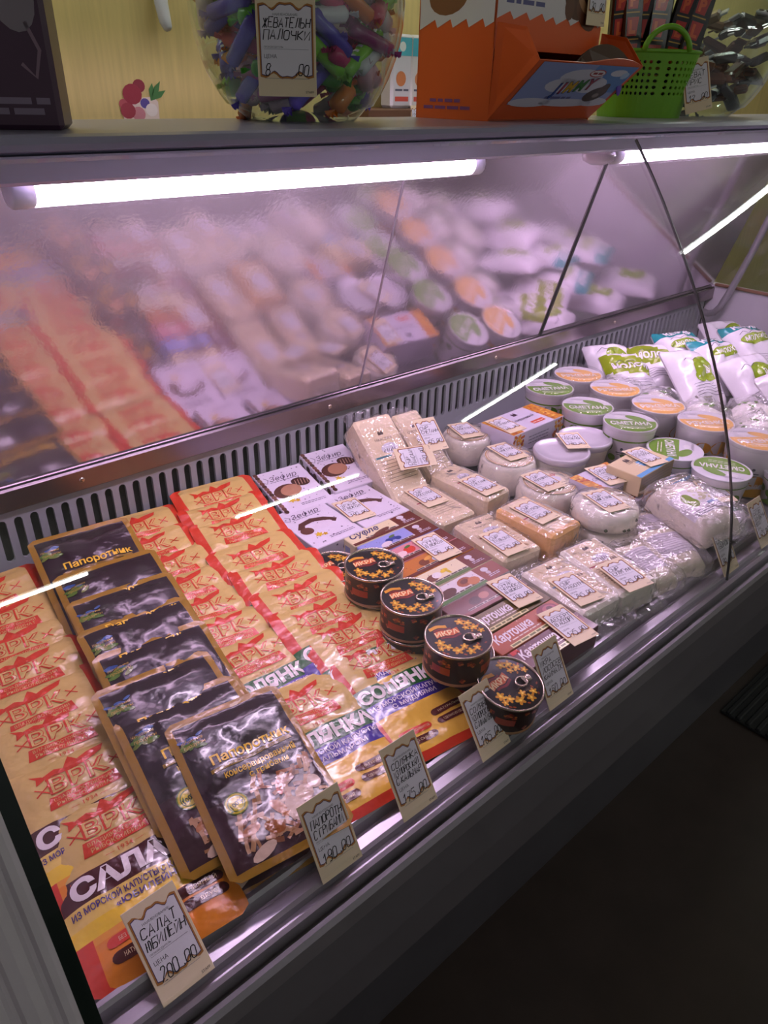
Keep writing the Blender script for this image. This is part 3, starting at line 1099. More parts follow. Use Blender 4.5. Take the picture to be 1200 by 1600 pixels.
# ------------------------------------------------------------------ price tags
_trng = random.Random(77)
def tag_card(lines_, price, producer='', w=.051, h=.086):
    """a printed card lying in the local xy plane, bottom edge at y = 0"""
    card = MB().rbox(0, h / 2, .0006, w, h, .0012, .0004, 'efdcb8')
    p = Print()
    a = w / 2 - .0045
    def wave(t):            # bracket-shaped top edge, t in -1..1
        return .0020 * math.cos(t * PI * 2) - .0013 * math.cos(t * PI * 4) - .0012 * abs(t)
    N = 20
    def frame(e, col, layer):
        top = [(-a - e + 2 * (a + e) * i / N, h - .011 + e * 1.2 + wave(-1 + 2 * i / N)) for i in range(N + 1)]
        bot = [(x, h + .009 - y) for x, y in top]
        vs = top + bot
        fs = [(i, i + 1, N + 2 + i, N + 1 + i) for i in range(N)]
        p.items.append((vs, fs, col, layer))
    frame(.0020, 'b5762e', 1)
    frame(.0006, '43305c', 2)
    frame(.0, 'e9e6ee', 3)
    p.text('НАИМЕНОВАНИЕ:', 0, h - .018, .0022, '40404a', 4)
    p.rect(-a + .003, h * .47, a - .003, h * .47 + .0003, '8a8a96', 4)
    p.text('ПРОИЗВОДИТЕЛЬ:', -a + .003, h * .47 + .002, .0016, '60606a', 4, align='L')
    p.text('ЦЕНА', -a + .003, h * .40, .0036, '30303a', 4, align='L')
    p.rect(-a + .003, h * .18, a - .003, h * .18 + .0003, '8a8a96', 4)
    p.text('STAFF', a + .0015, .0045, .0024, '4a4234', 4, align='R')
    q = Print()
    n = len(lines_)
    lh = {1: .010, 2: .0085, 3: .0068}[n]
    y = h - .021 - lh
    for s in lines_:
        q.hand(s, -a + .0025, y, lh, lh * .62, rng=_trng, maxw=2 * a - .003, pen=.0010 if n < 3 else .0009, layer=5)
        y -= lh + .0022
    rub, kop = price
    q.hand(rub, -a + .0035, h * .205, .0110, .0044, rng=_trng, pen=.0010, layer=5)
    q.hand('.' + kop, a - .0180, h * .215, .0100, .0044, rng=_trng, pen=.0010, layer=5)
    return card, p, q

def price_tag(label, lines_, price, loc, rot, group='price tags on the goods', w=.051, h=.086):
    card, p, q = tag_card(lines_, price, w=w, h=h)
    t = thing('price_tag', label, 'price tag', loc, rot, group)
    part('card', card, 'card', t)
    part('printed_frame', p.mb(flat(.0012), .00015, .00008), 'card', t)
    part('handwriting', q.mb(flat(.0012), .00015, .00008), 'ink', t)
    return t

LEAN = math.radians(56)
GF = 'price tags standing along the front rail'
for x, y, ya_, ln, ls, pr, lab in [
    (.114, .370, 1, 40, ('САЛАТ', 'ЮБИЛЕЙН'), ('200', '00'), 'beige price tag reading 200.00 leaning before the salad pouch'),
    (.288, .370, -1, 60, ('ПАПОРОТН', 'С ГРИБАМИ'), ('190', '00'), 'beige price tag reading 190.00 leaning before the black pouch'),
    (.399, .370, -1, 58, ('СОЛЯНКА', 'ИЗ МОРСК КАП', 'С КАЛЬМАР'), ('175', '00'), 'beige price tag reading 175.00 on the front rail between two gold pouches'),
    (.527, .370, 0, 56, ('СОЛЯНКА', 'ИЗ МОРСК КАП', 'С МИДИЯМИ'), ('185', '00'), 'beige price tag reading 185.00 on the front rail before the front can'),
    (.656, .370, 0, 60, ('ИКРА', 'ЛОСОСЕВ', 'КАМЧАТК'), ('150', '00'), 'beige price tag reading 150.00 on the front rail before the brown dessert boxes'),
    (1.127, .370, 0, 57, ('СЫР', 'ТВОРОЖН'), ('80', '00'), 'beige price tag on the front rail crossed by the joint of the glass panes'),
    (1.262, .370, 0, 57, ('МАСЛО', 'СЛИВОЧН', '82%'), ('125', '00'), 'beige price tag on the front rail right of the glass joint')]:
    price_tag(lab, ls, pr, (x, y, .853), (math.radians(ln), 0, math.radians(ya_)), GF)

# ------------------------------------------------------------------ cans
CR, CH = .0435, .047
def make_can():
    t = thing('caviar_can', 'can', 'can', group='round dark cans with gold flowers')
    body = MB().lathe([(.0001, .002), (CR - .003, .002), (CR - .001, 0), (CR, .001), (CR, .0025), (CR - .0014, .004), (CR - .0014, CH - .004)], 40,
                      ['8d6b50', '8d6b50', 'a77c58', 'a77c58', 'a77c58', '2a1512'])
    part('can_body', body, 'can', t)
    rim = MB().lathe([(CR - .0014, CH - .004), (CR, CH - .0025), (CR, CH), (CR - .0012, CH + .0004), (CR - .0024, CH - .0002), (CR - .003, CH - .002)], 40)
    part('rim', rim, 'tin', t)
    part('lid', MB().disc(CR - .0028, CH - .0018, 40, '171014'), 'can', t)
    p = Print()
    rng = random.Random(5)
    def flower(cx, cy, s):
        for k in range(5):
            a = k * 2 * PI / 5 + cx * 90
            p.ell(cx + s * math.cos(a), cy + s * math.sin(a), s * .85, s * .55, ['c98a1c', 'dba52e'][k % 2], 1 + .2 * k, 8, a)
        p.ell(cx, cy, s * .5, s * .5, 'f0cf50', 2.4, 8)
    for x, y, s in [(.014, .026, .0036), (.023, .021, .0034), (.027, .011, .0036), (.017, .013, .0028), (.033, .002, .0028), (-.027, -.004, .0038), (-.021, -.014, .0036),
                    (-.012, -.024, .004), (-.001, -.019, .0030), (.003, -.030, .0036), (.013, -.026, .0030), (-.030, -.014, .0026)]:
        flower(x, y, s)
    for k in range(16):
        a = rng.uniform(-1.0, 1.1) if k % 2 else rng.uniform(3.4, 5.2)
        r = rng.uniform(.022, .038)
        p.ell(r * math.cos(a), r * math.sin(a), .0024, .0013, ['a0481c', '8a3a16', 'b0701c'][k % 3], 1, 7, rng.uniform(0, 3))
    wv = lambda x, y: (x, y + .0015 * math.sin(x * 260))
    p.rect(-.030, .022, -.006, .0275, 'd99a2a', 2, 6, 1, wv)
    p.rect(-.027, .006, .006, .0165, 'd2602a', 2, 6, 1, wv)
    p.text('ИКРА', -.0105, .0112, .0086, 'f2d9a0', 3.2, bold=.03)
    p.rect(-.026, .0175, -.002, .0205, '7a2020', 2, 6, 1, wv)
    p.rect(-.022, .001, .006, .0045, '7a2020', 2, 6, 1, wv)
    part('lid_print', p.mb(flat(CH - .0018), .0002, .0001), 'can', t, label='gold flowers and a red title on black')
    p = Print()
    for k in range(46):                                   # floral band round the side
        u, v = rng.uniform(0, 2 * PI), rng.uniform(.008, CH - .009)
        for j in range(4):
            a = j * PI / 2 + u * 5
            p.ell(u + .05 * math.cos(a), v + .0022 * math.sin(a), .05, .0017, ['8a2f16', 'a8481c', 'b5641e', '6a1f14'][(k + j) % 4], 1 + j * .3, 7)
    for k in range(4):
        p.rect(k * 1.57 + .3, .016, k * 1.57 + .9, .027, 'a33a1c', 3, 4, 1)
    cyl = lambda u, v, h: ((CR - .0014 + h) * math.cos(u), (CR - .0014 + h) * math.sin(u), v)
    part('side_print', p.mb(cyl, .0002, .0001), 'can', t, label='dark red and orange leaf pattern')
    rg = MB().torus(.0068, .0012, 20, 8, cx=.013, cy=-.006, cz=0, sx=1.25)
    rg.rbox(.0225, -.006, 0, .013, .010, .0016, .0007)
    rg.lathe([(.0042, -.0008), (.0042, .0018), (.0028, .0022), (.0001, .0022)], 12, cx=.0245, cy=-.006)
    part('pull_ring', rg, 'tin', t, (0, 0, CH + .0006), (0, 0, -.15))
    return t
can0 = make_can()
z1, z2 = .8610, .8610 + CH + .0016
cans = [(.578, .408, z1 + .006, .1, 'lowest dark can at the front, beside the rail and the brown boxes'),
        (.580, .484, z1, -.3, 'dark can underneath the frontmost stacked can, its lid half showing'),
        (.554, .470, z2, .0, 'dark floral can on top of the frontmost stack of cans'),
        (.566, .566, z1, .4, 'dark can underneath the middle stack of cans'),
        (.566, .568, z2, .05, 'dark floral can on top of the middle stack of cans'),
        (.583, .657, z1, .9, 'dark can underneath the rear stack of cans'),
        (.577, .659, z2, .1, 'dark floral can on top of the rear stack, nearest the white boxes'),
        (.572, .748, z1, .3, 'dark can on the deck behind the rear stack, beside the white boxes')]
for k, (x, y, z, r, lab) in enumerate(cans):
    if k == 0:
        can0.location, can0.rotation_euler = (x, y, z), (0, 0, r)
        can0['label'] = lab
    else:
        copy_tree(can0, lab, (x, y, z), (0, 0, r - .35))
can0.rotation_euler = (math.radians(10), 0, .1)

# ------------------------------------------------------------------ marshmallow boxes
def carton(name, label, cat, w, l, h, loc, rot, cols, prints, group):
    """box with its origin at the bottom centre; prints: list of (part name, Print, surf)"""
    t = thing(name, label, cat, loc, rot, group)
    m = MB().rbox(0, 0, h / 2, w, l, h, .0012, cols)
    part('box', m, 'carton', t)
    for nm, p, sf in prints:
        part(nm, p.mb(sf, .0002, .0001), 'carton', t)
    return t
def zefir(label, loc, rot, seed, kind):
    w, l, h = .100, .132, .044
    rng = random.Random(seed)
    p = Print()
    for k in range(26):
        p.star(rng.uniform(-.045, .045), rng.uniform(-.06, .062), rng.uniform(.0013, .0026), '3c2c4e', 1, rot=rng.uniform(0, 1))
    p.text('Зефир', 0.0, .040, .0135, '4a3a54', 2, shear=.35, maxw=.07)
    p.stroke([(-.044, .037), (-.036, .030), (-.030, .040), (-.036, .048)], .0012, '4a3a54', 2)
    p.greek(-.03, .03, .029, 1, .003, .0014, '6a5a74', 2, rng)
    if kind == 0:
        p.ell(-.014, -.004, .027, .020, '5a3228', 2, 18, .2)
        p.ell(-.006, -.004, .021, .016, 'b98668', 3, 18, .2)
        p.ell(.022, .012, .018, .013, '47261e', 2.5, 14, -.3)
        for k in range(5):
            p.stroke([(.010 + k * .006, .004), (.014 + k * .006, .020)], .0012, 'c9a48c', 3)
    else:
        p.stroke([(-.036, -.004), (-.026, .010), (-.004, .014), (.016, .006), (.032, -.010)], .012, '58302a', 2)
        p.ell(.004, -.010, .020, .010, 'e8dcea', 3, 16, .1)
        p.ell(-.030, -.012, .012, .011, '6a3d34', 2.6, 14)
    p.star(-.020, -.032, .0085, 'e8c030', 4, 6, .5)
    p.star(-.010, -.036, .0055, 'd9a820', 4, 5, .5)
    p.greek(-.01, .04, -.048, 2, .004, .0014, '6a5a74', 2, rng)
    q = Print()
    for k in range(9):
        q.star(rng.uniform(-.045, .045), rng.uniform(.006, .038), rng.uniform(.0015, .003), '4b4063', 1)
    q.ell(.026, .018, .014, .012, '4b4063', 1, 12)
    q.ell(.014, .028, .010, .009, '4b4063', 1, 12)
    s = Print()
    s.rect(-.02, .012, .012, .034, '4b4063', 1)
    for k in range(8):
        s.star(rng.uniform(-.06, .06), rng.uniform(.006, .038), .0018, '4b4063', 1)
    side = lambda u, v, hh: (-w / 2 - hh, -u, v)
    if kind == 0:       # dark picture wrapping onto the long side
        for k in range(14):
            s.ell(-.055 + k * .0085, .034 - (k % 3) * .008, .007, .006, ['47281f', '6b4034', '2e1a16'][k % 3], 2, 9)
            p.ell(-.045, -.058 + k * .0092, .0045, .0055, ['47281f', '6b4034', '85584a'][k % 3], 4, 9)
    carton('sweets_box', label, 'box', w, l, h, loc, rot, 'e9dfee',
           [('top_print', p, flat(h)), ('front_print', q, front(-l / 2)), ('side_print', s, side)], 'white marshmallow boxes')
R_ = math.radians
zefir('white starred marshmallow box, front left of the four, beside the gold pouches', (.634, .872, .861), (0, 0, R_(-1)), 21, 1)
zefir('white starred marshmallow box, front right of the four, under a price tag', (.738, .872, .861), (0, 0, R_(-1)), 22, 1)
zefir('white marshmallow box leaning on the vent, back left of the four', (.664, .992, .872), (R_(9), 0, R_(-6)), 23, 0)
zefir('white marshmallow box leaning on the vent, back right of the four', (.775, .998, .878), (R_(10), 0, R_(-6)), 24, 0)

# ------------------------------------------------------------------ row of dessert boxes
def bar_box(label, k, y, main, title, tcol, pic, band='6a2c22', x=.712, right='6b2a1c'):
    w, l, h = .148, .0395, .042
    rng = random.Random(100 + k)
    p = Print()
    p.rect(-w / 2 + .001, -l / 2 + .001, w / 2 - .048, l / 2 - .001, main, 1)
    p.rect(w / 2 - .048, -l / 2 + .001, w / 2 - .001, l / 2 - .001, right, 1)
    p.rect(-w / 2 + .001, -l / 2 + .001, w / 2 - .048, -l / 2 + .008, band, 2)
    p.rect(-w / 2 + .03, -l / 2 + .008, w / 2 - .048, -l / 2 + .012, 'd8cfc4', 2)
    p.greek(-w / 2 + .03, w / 2 - .05, -l / 2 + .0085, 1, .002, .0026, '4a3a34', 3, rng)
    if title:
        p.text(title, -.036, .007, .014, tcol, 4, bold=.02, shear=.3, maxw=.066)
    for px, py, rx, ry, c in pic:
        p.ell(px, py, rx, ry, c, 3 + .1 * len(p.items), 12, .2)
    # small cook figure sign on the right field: hat, face, lettering lines
    p.ell(w / 2 - .030, .008, .007, .0055, 'ded6e0', 3, 12)
    p.ell(w / 2 - .030, -.001, .0045, .0045, 'cfc0c8', 3, 10)
    p.greek(w / 2 - .036, w / 2 - .012, -.008, 2, .0035, .0016, 'd8cfe0', 3, rng)
    for q in range(5):
        p.star(rng.uniform(-.07, .02), rng.uniform(-.004, .017), .0012, '4a3040', 4)
    s = Print()
    s.rect(-.008, .012, .006, .032, '9aa0c0', 1)
    s.rect(-.018, .004, .018, .009, band, 1)
    carton('dessert_box', label, 'box', w, l, h, (x, y, .861), (0, 0, R_(-1.5 + rng.uniform(-1, 1))), main,
           [('top_print', p, flat(h)), ('side_print', s, lambda u, v, hh: (-w / 2 - hh, -u, v))], 'row of dessert boxes')
bar_box('cream souffle box with dark blue script, rearmost of the dessert boxes', 0, 0.7920, 'ecdcb0', 'Суфле', '2c2a6e', [(-.01, -.008, .02, .005, '6b3a2c')])
bar_box('souffle box with light blue field and blueberries', 1, 0.7515, '9a9fdc', '', '2c2a6e', [(-.02, .002, .007, .006, '2f3a86'), (-.010, .005, .007, .006, '3a469a'), (-.002, .000, .006, .005, '2f3a86'), (-.008, .010, .007, .003, '5a7a3a'), (-.03, -.004, .012, .006, 'e8d8e0')])
bar_box('souffle box with pink field and strawberry', 2, 0.7110, 'dc8f98', '', 'ffffff', [(-.012, .002, .012, .009, 'd8402c'), (-.010, .010, .007, .003, '5a7a3a'), (-.034, -.002, .014, .007, 'f0d0d0')])
bar_box('souffle box with orange caramel field', 3, 0.6705, 'c87a34', '', 'ffffff', [(-.02, .000, .010, .008, '7a3c1c'), (-.006, .006, .010, .004, 'e8a850'), (.004, -.002, .008, .006, 'dcdce8')])
bar_box('souffle box with cream field and yellow vanilla flower', 4, 0.6300, 'efe0bc', '', 'ffffff', [(-.040, .000, .012, .008, '7a4a38'), (-.030, .002, .009, .007, 'f4ecec'), (-.012, .005, .008, .004, 'e8c828'), (-.008, .000, .003, .007, 'd8b820')], '5f7a3c')
bar_box('white souffle box with picture of a caramel cup', 5, 0.5895, 'e8dde0', '', 'ffffff', [(-.044, -.002, .018, .009, '5a3428'), (-.004, .004, .015, .010, 'a05a34'), (.010, -.002, .012, .009, 'c07a48'), (-.004, .005, .008, .005, '6a3420')], '4f7a3a', .706, '8a4a3a')
bar_box('dark brown souffle box with picture of chocolate', 6, 0.5490, '6a3a36', '', 'ffffff', [(-.02, .002, .012, .008, '3a1c18'), (.0, .004, .010, .007, 'b07a6a')], '7a3a34', .700, '5a2c2c')
def potato(label, k, y, x, main, sub):
    w, l, h = .150, .0405, .040
    rng = random.Random(200 + k)
    p = Print()
    p.rect(-w / 2 + .001, -l / 2 + .001, w / 2 - .001, l / 2 - .001, main, 1)
    p.ell(.050, .006, .020, .013, '7a2430', 2, 16)
    p.ell(.054, .006, .012, .009, 'a8525a', 3, 14)
    p.ell(.056, .007, .006, .005, '5a1820', 3.4, 12)
    p.text('Картошка', -.026, .006, .016, 'f2e8ee', 3, bold=.03, shear=.25, maxw=.076)
    p.rect(-.070, .012, -.056, .019, 'c83028', 3)
    p.rect(-.052, -.019, .026, -.012, 'e8dca0', 2)
    p.greek(-.050, .024, -.017, 1, .004, .0032, '6a6a30', 3, rng)
    p.greek(-.040, .02, -.008, 1, .004, .002, 'e8d8c8', 3, rng)
    for q in range(8):
        p.star(rng.uniform(-.07, .07), rng.uniform(.010, .019), .0012, 'e8c8a0', 4)
    s = Print()
    s.rect(-.014, .008, .012, .030, sub, 1)
    carton('dessert_box', label, 'box', w, l, h, (x, y, .861), (0, 0, R_(-2 + rng.uniform(-1, 1))), main,
           [('top_print', p, flat(h)), ('side_print', s, lambda u, v, hh: (-w / 2 - hh, -u, v))], 'row of dessert boxes')
potato('olive brown cake box with white script title', 1, .507, .700, '6d5a30', '3a2c18')
potato('rust orange cake box with white script title', 2, .4655, .696, 'a8512c', '5a2c18')
potato('dark wine cake box with white script title beside the front rail', 3, .424, .700, '5c2630', '3a1820')

# ------------------------------------------------------------------ cheeses in film
def label_print(w, l, rng, accent='b8404a', title=None):
    p = Print()
    p.rect(-w / 2, -l / 2, w / 2, l / 2, 'e9d3ae', 1)
    p.poly([(-.006, l * .36), (-.006, l * .40), (-.003, l * .43), (0, l * .40), (.003, l * .43), (.006, l * .40), (.006, l * .36)], '4a3430', 2)
    p.text(title or 'СЫР', 0, l * .29, .0052, '4a3430', 2, maxw=w * .8)
    p.ell(.004, l * .13, w * .26, l * .085, 'd9d4e2', 2, 14)
    for k in range(7):
        p.stroke([(-.012 + k * .004, l * .06 + rng.uniform(-.002, .004)), (-.010 + k * .004, l * .12 + rng.uniform(-.002, .004))], .0014, '4f4340', 3)
    p.rect(-w / 2, l * .0, w * .0, l * .03, accent, 2)
    p.greek(-w * .42, w * .42, -l * .06, 7, l * .055, .0011, '7a6a5c', 2, rng)
    for k in range(9):
        p.rect(w * .12 + k * w * .035, l * .0, w * .12 + k * w * .035 + w * (.012 + .012 * (k % 2)), l * .06, '5a4038', 3)
    return p

def film_box(sx, sy, sz, seed, flap=.030, amp=.0042, n=9):
    bm = bmesh.new()
    bmesh.ops.create_cube(bm, size=1.0)
    bmesh.ops.subdivide_edges(bm, edges=bm.edges[:], cuts=n, use_grid_fill=True)
    for v in bm.verts:
        c = v.co * 2
        k = 1 - .05 * (abs(c.x * c.y) ** 4 + abs(c.x * c.z) ** 4 + abs(c.y * c.z) ** 4)
        p = Vector((c.x * sx / 2 * k, c.y * sy / 2 * k, c.z * sz / 2 * k))
        d = Vector((c.x ** 3, c.y ** 3, c.z ** 3))
        if d.length > 0:
            d.normalize()
        nz = abs(smooth_noise(p.x * 60 + seed, p.y * 60, p.z * 60 + seed * 2)) * 1.6
        top = 1.0 if c.z < .9 else .25
        v.co = p + d * (.0011 + amp * nz * top)
        v.co.z += sz / 2
    # crumpled end seals
    for s in (-1, 1):
        rows = []
        for j in range(4):
            row = []
            for i in range(11):
                u = -1 + .2 * i
                t = j / 3
                y = s * (sy / 2 + .001 + flap * t * (1 + .25 * smooth_noise(u * 3 + seed, s, 1)))
                z = sz * (.55 - .15 * t) + .010 * t * smooth_noise(u * 4 + seed * 3, t * 2, s * 5.5) + .004 * math.sin(u * 9 + seed) * t
                row.append(bm.verts.new((u * sx / 2 * (1 - .12 * t), y, max(z, .001))))
            rows.append(row)
        for j in range(3):
            for i in range(10):
                bm.faces.new((rows[j][i], rows[j][i + 1], rows[j + 1][i + 1], rows[j + 1][i]))
    for f in bm.faces:
        f.smooth = True
    return bm

def cheese_block(label, loc, rot, sx, sy, sz, seed, mat='cheese', title='ГОЛЛАНДСКИЙ', accent='b8404a', lab=(.80, .84), group='cheese blocks in film'):
    rng = random.Random(seed)
    t = thing('cheese_block', label, 'cheese', loc, rot, group)
    part('cheese', MB().rbox(0, 0, sz / 2, sx, sy, sz, .005), mat, t)
    lp = label_print(sx * lab[0], sy * lab[1], rng, accent, title)
    part('paper_label', lp.mb(flat(sz, 0, .004), .0003, .0001), 'card', t, label='cream printed paper label')
    part('film', film_box(sx + .003, sy + .003, sz + .001, seed), 'film', t, label='clear crinkled film')
    return t

def fl(x, y, z, a=0):
    return (x, y, z), (0, 0, R_(a))
B = cheese_block
B('pale cheese block in film just right of the white sweets boxes', *fl(.843, .805, .861, -4), .080, .145, .042, 31, title='РОССИЙСКИЙ')
B('pale cheese block with red label mark, right of the first pale block', *fl(.931, .797, .861, 2), .068, .140, .058, 32, title='СМЕТАНКОВЫЙ')
B('pale cheese block in film with folded seal, between two brown boxes and the orange cheese', *fl(.843, .652, .861, -7), .082, .132, .042, 33, title='ТИЛЬЗИТЕР')
B('orange cheese block in film', *fl(.928, .634, .861, 1), .080, .126, .058, 34, 'cheeseorange', 'ВИТЯЗЬ')
B('whitish cheese block with light blue label stripe near the front rail', *fl(.829, .488, .861, -5), .092, .130, .042, 35, title='СЛИВОЧНЫЙ', accent='7fa6d8', mat='cheesewhite')
B('glossy wrapped whitish cheese block tilted beside the blue striped one', (.906, .478, .862), (R_(2), R_(-3), R_(-10)), .080, .135, .048, 36, title='СУЛУГУНИ', mat='cheesewhite')
# two big wedges standing against the vent
def upright(label, loc, rot, sx, sy, sz, seed, title, accent):
    B(label, loc, rot, sx, sy, sz, seed, 'cheese', title, accent, (.86, .70), 'tall cheese wedges')
upright('tall pale cheese slab leaning against the vent, with teal label stripe', (.846, .948, .905), (R_(38), 0, R_(-5)), .086, .185, .056, 37, 'МААСДАМ', '3a8a96')
upright('narrow cheese slab leaning against the vent beside the teal striped slab', (.943, .952, .898), (R_(34), 0, R_(-4)), .066, .175, .050, 38, 'СМЕТАННЫЙ', 'a03844')

def round_cheese(label, loc, r, h, seed, mat='cheesewhite', disc=True, flecks=False, group='round cheeses'):
    rng = random.Random(seed)
    t = thing('round_cheese', label, 'cheese', loc, (0, 0, rng.uniform(-.3, .3)), group)
    b = MB().lathe([(.0001, 0), (r * .82, 0), (r * .95, h * .12), (r, h * .35), (r, h * .62), (r * .96, h * .86), (r * .88, h * .97), (r * .6, h), (.0001, h)], 36)
    part('cheese', b, mat, t)
    if disc:
        p = Print()
        p.ell(0, 0, r * .84, r * .84, 'e9dcc0', 1, 28)
        p.ring(0, 0, r * .82, .0018, 'b8863c', 2)
        p.ring(0, 0, r * .74, .0008, 'b8404a', 2)
        p.ell(.2 * r, .1 * r, r * .3, r * .22, 'd9d4e2', 2, 14)
        p.text('СЫР', .25 * r, .35 * r, .010, 'c0505a', 3, bold=.02)
        p.greek(-r * .1, r * .55, -r * .2, 4, r * .12, .0012, '7a6a5c', 3, rng)
        part('paper_label', p.mb(flat(h), .0008, .0001), 'card', t, label='round cream paper label')
    if flecks:
        f_ = MB()
        for k in range(14):
            a, v = rng.uniform(0, 2 * PI), rng.uniform(.25, .75)
            f_.rbox(r * .985 * math.cos(a), r * .985 * math.sin(a), h * v, .0075, .0075, .0065, .003)
        part('herb_flecks', f_, 'pepper', t, kind='stuff')
    fm = MB()
    n, pr = 36, [(r * .90, .0), (r * 1.03, h * .12), (r * 1.035, h * .5), (r * 1.02, h * .8), (r * .93, h * 1.03), (r * .5, h * 1.02 + .001)]
    vs, fs = [], []
    for rr, z in pr:
        for i in range(n):
            a = 2 * PI * i / n
            d = rr * (1 + .035 * abs(smooth_noise(math.cos(a) * 5, math.sin(a) * 5 + seed, z * 70)))
            vs.append((d * math.cos(a), d * math.sin(a), z + .001))
    for k in range(len(pr) - 1):
        for i in range(n):
            fs.append((k * n + i, k * n + (i + 1) % n, (k + 1) * n + (i + 1) % n, (k + 1) * n + i))
    fm.add(vs, fs, smooth=True)
    part('film', fm, 'film', t, label='clear crinkled film')
round_cheese('round white cheese in film at the back, beside the corn-patterned box', (1.070, .934, .872), .052, .058, 41)
round_cheese('second round white cheese with gold ringed label', (1.055, .808, .861), .057, .066, 42)
round_cheese('round white cheese with pink lettered label, beside the orange block', (1.042, .698, .861), .059, .058, 43)
round_cheese('lower round cheese under the herb-flecked one', (1.036, .568, .861), .056, .034, 44, disc=False)
round_cheese('round white cheese with dark herb flecks', (1.037, .573, .8962), .058, .036, 45, disc=False, flecks=True)

# ------------------------------------------------------------------ plain tubs with silvery lids
def tub(label, loc, r, h):
    t = thing('dairy_tub', label, 'tub', loc, (0, 0, 0), 'plain tubs with lids')
    part('tub_body', MB().lathe([(.0001, 0), (r * .74, 0), (r * .78, .003), (r * .93, h - .012), (r * .95, h - .006)], 36), 'cheesewhite', t)
    part('lid', MB().lathe([(r * .95, h - .014), (r, h - .012), (r * 1.02, h - .004), (r, h), (r * .95, h + .001), (r * .91, h - .003), (r * .5, h - .002), (.0001, h - .0015)], 40), 'lidwhite', t)
M['lidwhite'] = mat_plain('silvery_lid', 'd9d2dc', 0.25, 0.15, (30, .3, .003))
tub('plain tub with a silvery lid, front of the pair', (1.140, .746, .861), .055, .078)
tub('plain tub with a silvery lid, behind and right of the other', (1.226, .752, .861), .054, .080)

# ------------------------------------------------------------------ processed cheese and butter packs
def pack(label, loc, rot, w, l, h, kind, title, group):
    rng = random.Random(hash(label) % 1000 if False else len(label))
    body = {'corn': 'd9d0e2', 'butter': 'e6cfa2'}[kind]
    p = Print()
    if kind == 'corn':
        for s in (-1, 1):
            p.rect(s * w / 2 - (w * .2 if s > 0 else 0), -l / 2 + .0008, s * w / 2 + (w * .2 if s < 0 else 0), l / 2 - .0008, 'd08a28', 1)
            for k in range(46):
                x = s * (w / 2 - rng.uniform(.002, w * .19))
                y = rng.uniform(-l / 2 + .004, l / 2 - .004)
                p.ell(x, y, rng.uniform(.003, .005), rng.uniform(.002, .0035), ['e8a838', 'f0c860', 'c8641c', 'e0902c', 'b04a20'][k % 5], 2 + k * .05, 8, rng.uniform(0, 3))
        p.poly([(-.007, l * .22), (-.007, l * .32), (-.0035, l * .38), (0, l * .30), (.0035, l * .38), (.007, l * .32), (.007, l * .22)], '4a3448', 5)
        p.text(title, 0, l * .02, .0095, '4a4658', 5, shear=.2, maxw=w * .52)
        p.rect(-.002, -l * .36, w * .22, -l * .22, 'd8502c', 5)
        p.greek(.0, w * .2, -l * .32, 1, .002, .003, 'f0d8c8', 6, rng)
    else:
        p.rect(-w / 2, -l / 2 + .0008, w / 2, -l / 2 + .011, '5aa6dc', 1)
        p.rect(-w * .1, -l * .20, w * .22, l * .08, '5aa6dc', 1)
        p.poly([(-.026, l * .22), (-.026, l * .32), (-.022, l * .38), (-.019, l * .30), (-.016, l * .38), (-.012, l * .32), (-.012, l * .22)], '4a3430', 2)
        p.text(title, -.006, l * .16, .0085, '5a4436', 2, maxw=w * .5)
        p.greek(-.02, .02, -l * .02, 2, .006, .0018, 'e8f0f8', 3, rng)
    q = Print()
    if kind == 'corn':
        for s in (-1, 1):
            for k in range(30):
                q.ell(s * (w / 2 - rng.uniform(.002, w * .19)), rng.uniform(.004, h - .004), .0045, .003, ['e8a838', 'f0c860', 'c8641c', 'e0902c', 'b04a20'][k % 5], 1 + k * .05, 8, rng.uniform(0, 3))
        q.greek(-w * .2, w * .2, h * .6, 3, h * .16, .0022, '8a8498', 2, rng)
    else:
        q.rect(-w / 2 + .001, .001, w / 2 - .001, h - .001, '8d7a58', 1)
        q.greek(-w * .4, w * .4, h * .7, 4, h * .16, .0014, '6b5a40', 2, rng)
    carton('dairy_pack', label, 'pack', w, l, h, loc, rot, body, [('top_print', p, flat(h)), ('front_print', q, front(-l / 2))], group)
GP = 'cheese and butter packs'
pack('white and corn-yellow cheese box on top at the back, below the vent', (1.180, .878, .905), (0, 0, R_(1)), .168, .088, .045, 'corn', 'Сливочный', GP)
pack('lower corn-yellow cheese box under the top one at the back', (1.196, .878, .861), (0, 0, R_(-1)), .168, .088, .043, 'corn', 'Сливочный', GP)
pack('white and corn-yellow cheese box beside the herb-flecked cheese, under a price tag', (1.122, .636, .905), (0, 0, R_(-2)), .112, .072, .024, 'corn', 'Сливочный', GP)
pack('corn-yellow cheese box half hidden below, left of the lower butter pack', (1.128, .600, .861), (0, 0, R_(2)), .118, .072, .043, 'corn', 'Сливочный', GP)
pack('beige butter pack with blue stripe, the upper one', (1.197, .607, .908), (0, 0, R_(2)), .122, .072, .040, 'butter', 'МАСЛО', GP)
pack('beige butter pack with blue stripe, the lower one', (1.252, .585, .861), (0, 0, R_(-1)), .122, .078, .046, 'butter', 'МАСЛО', GP)

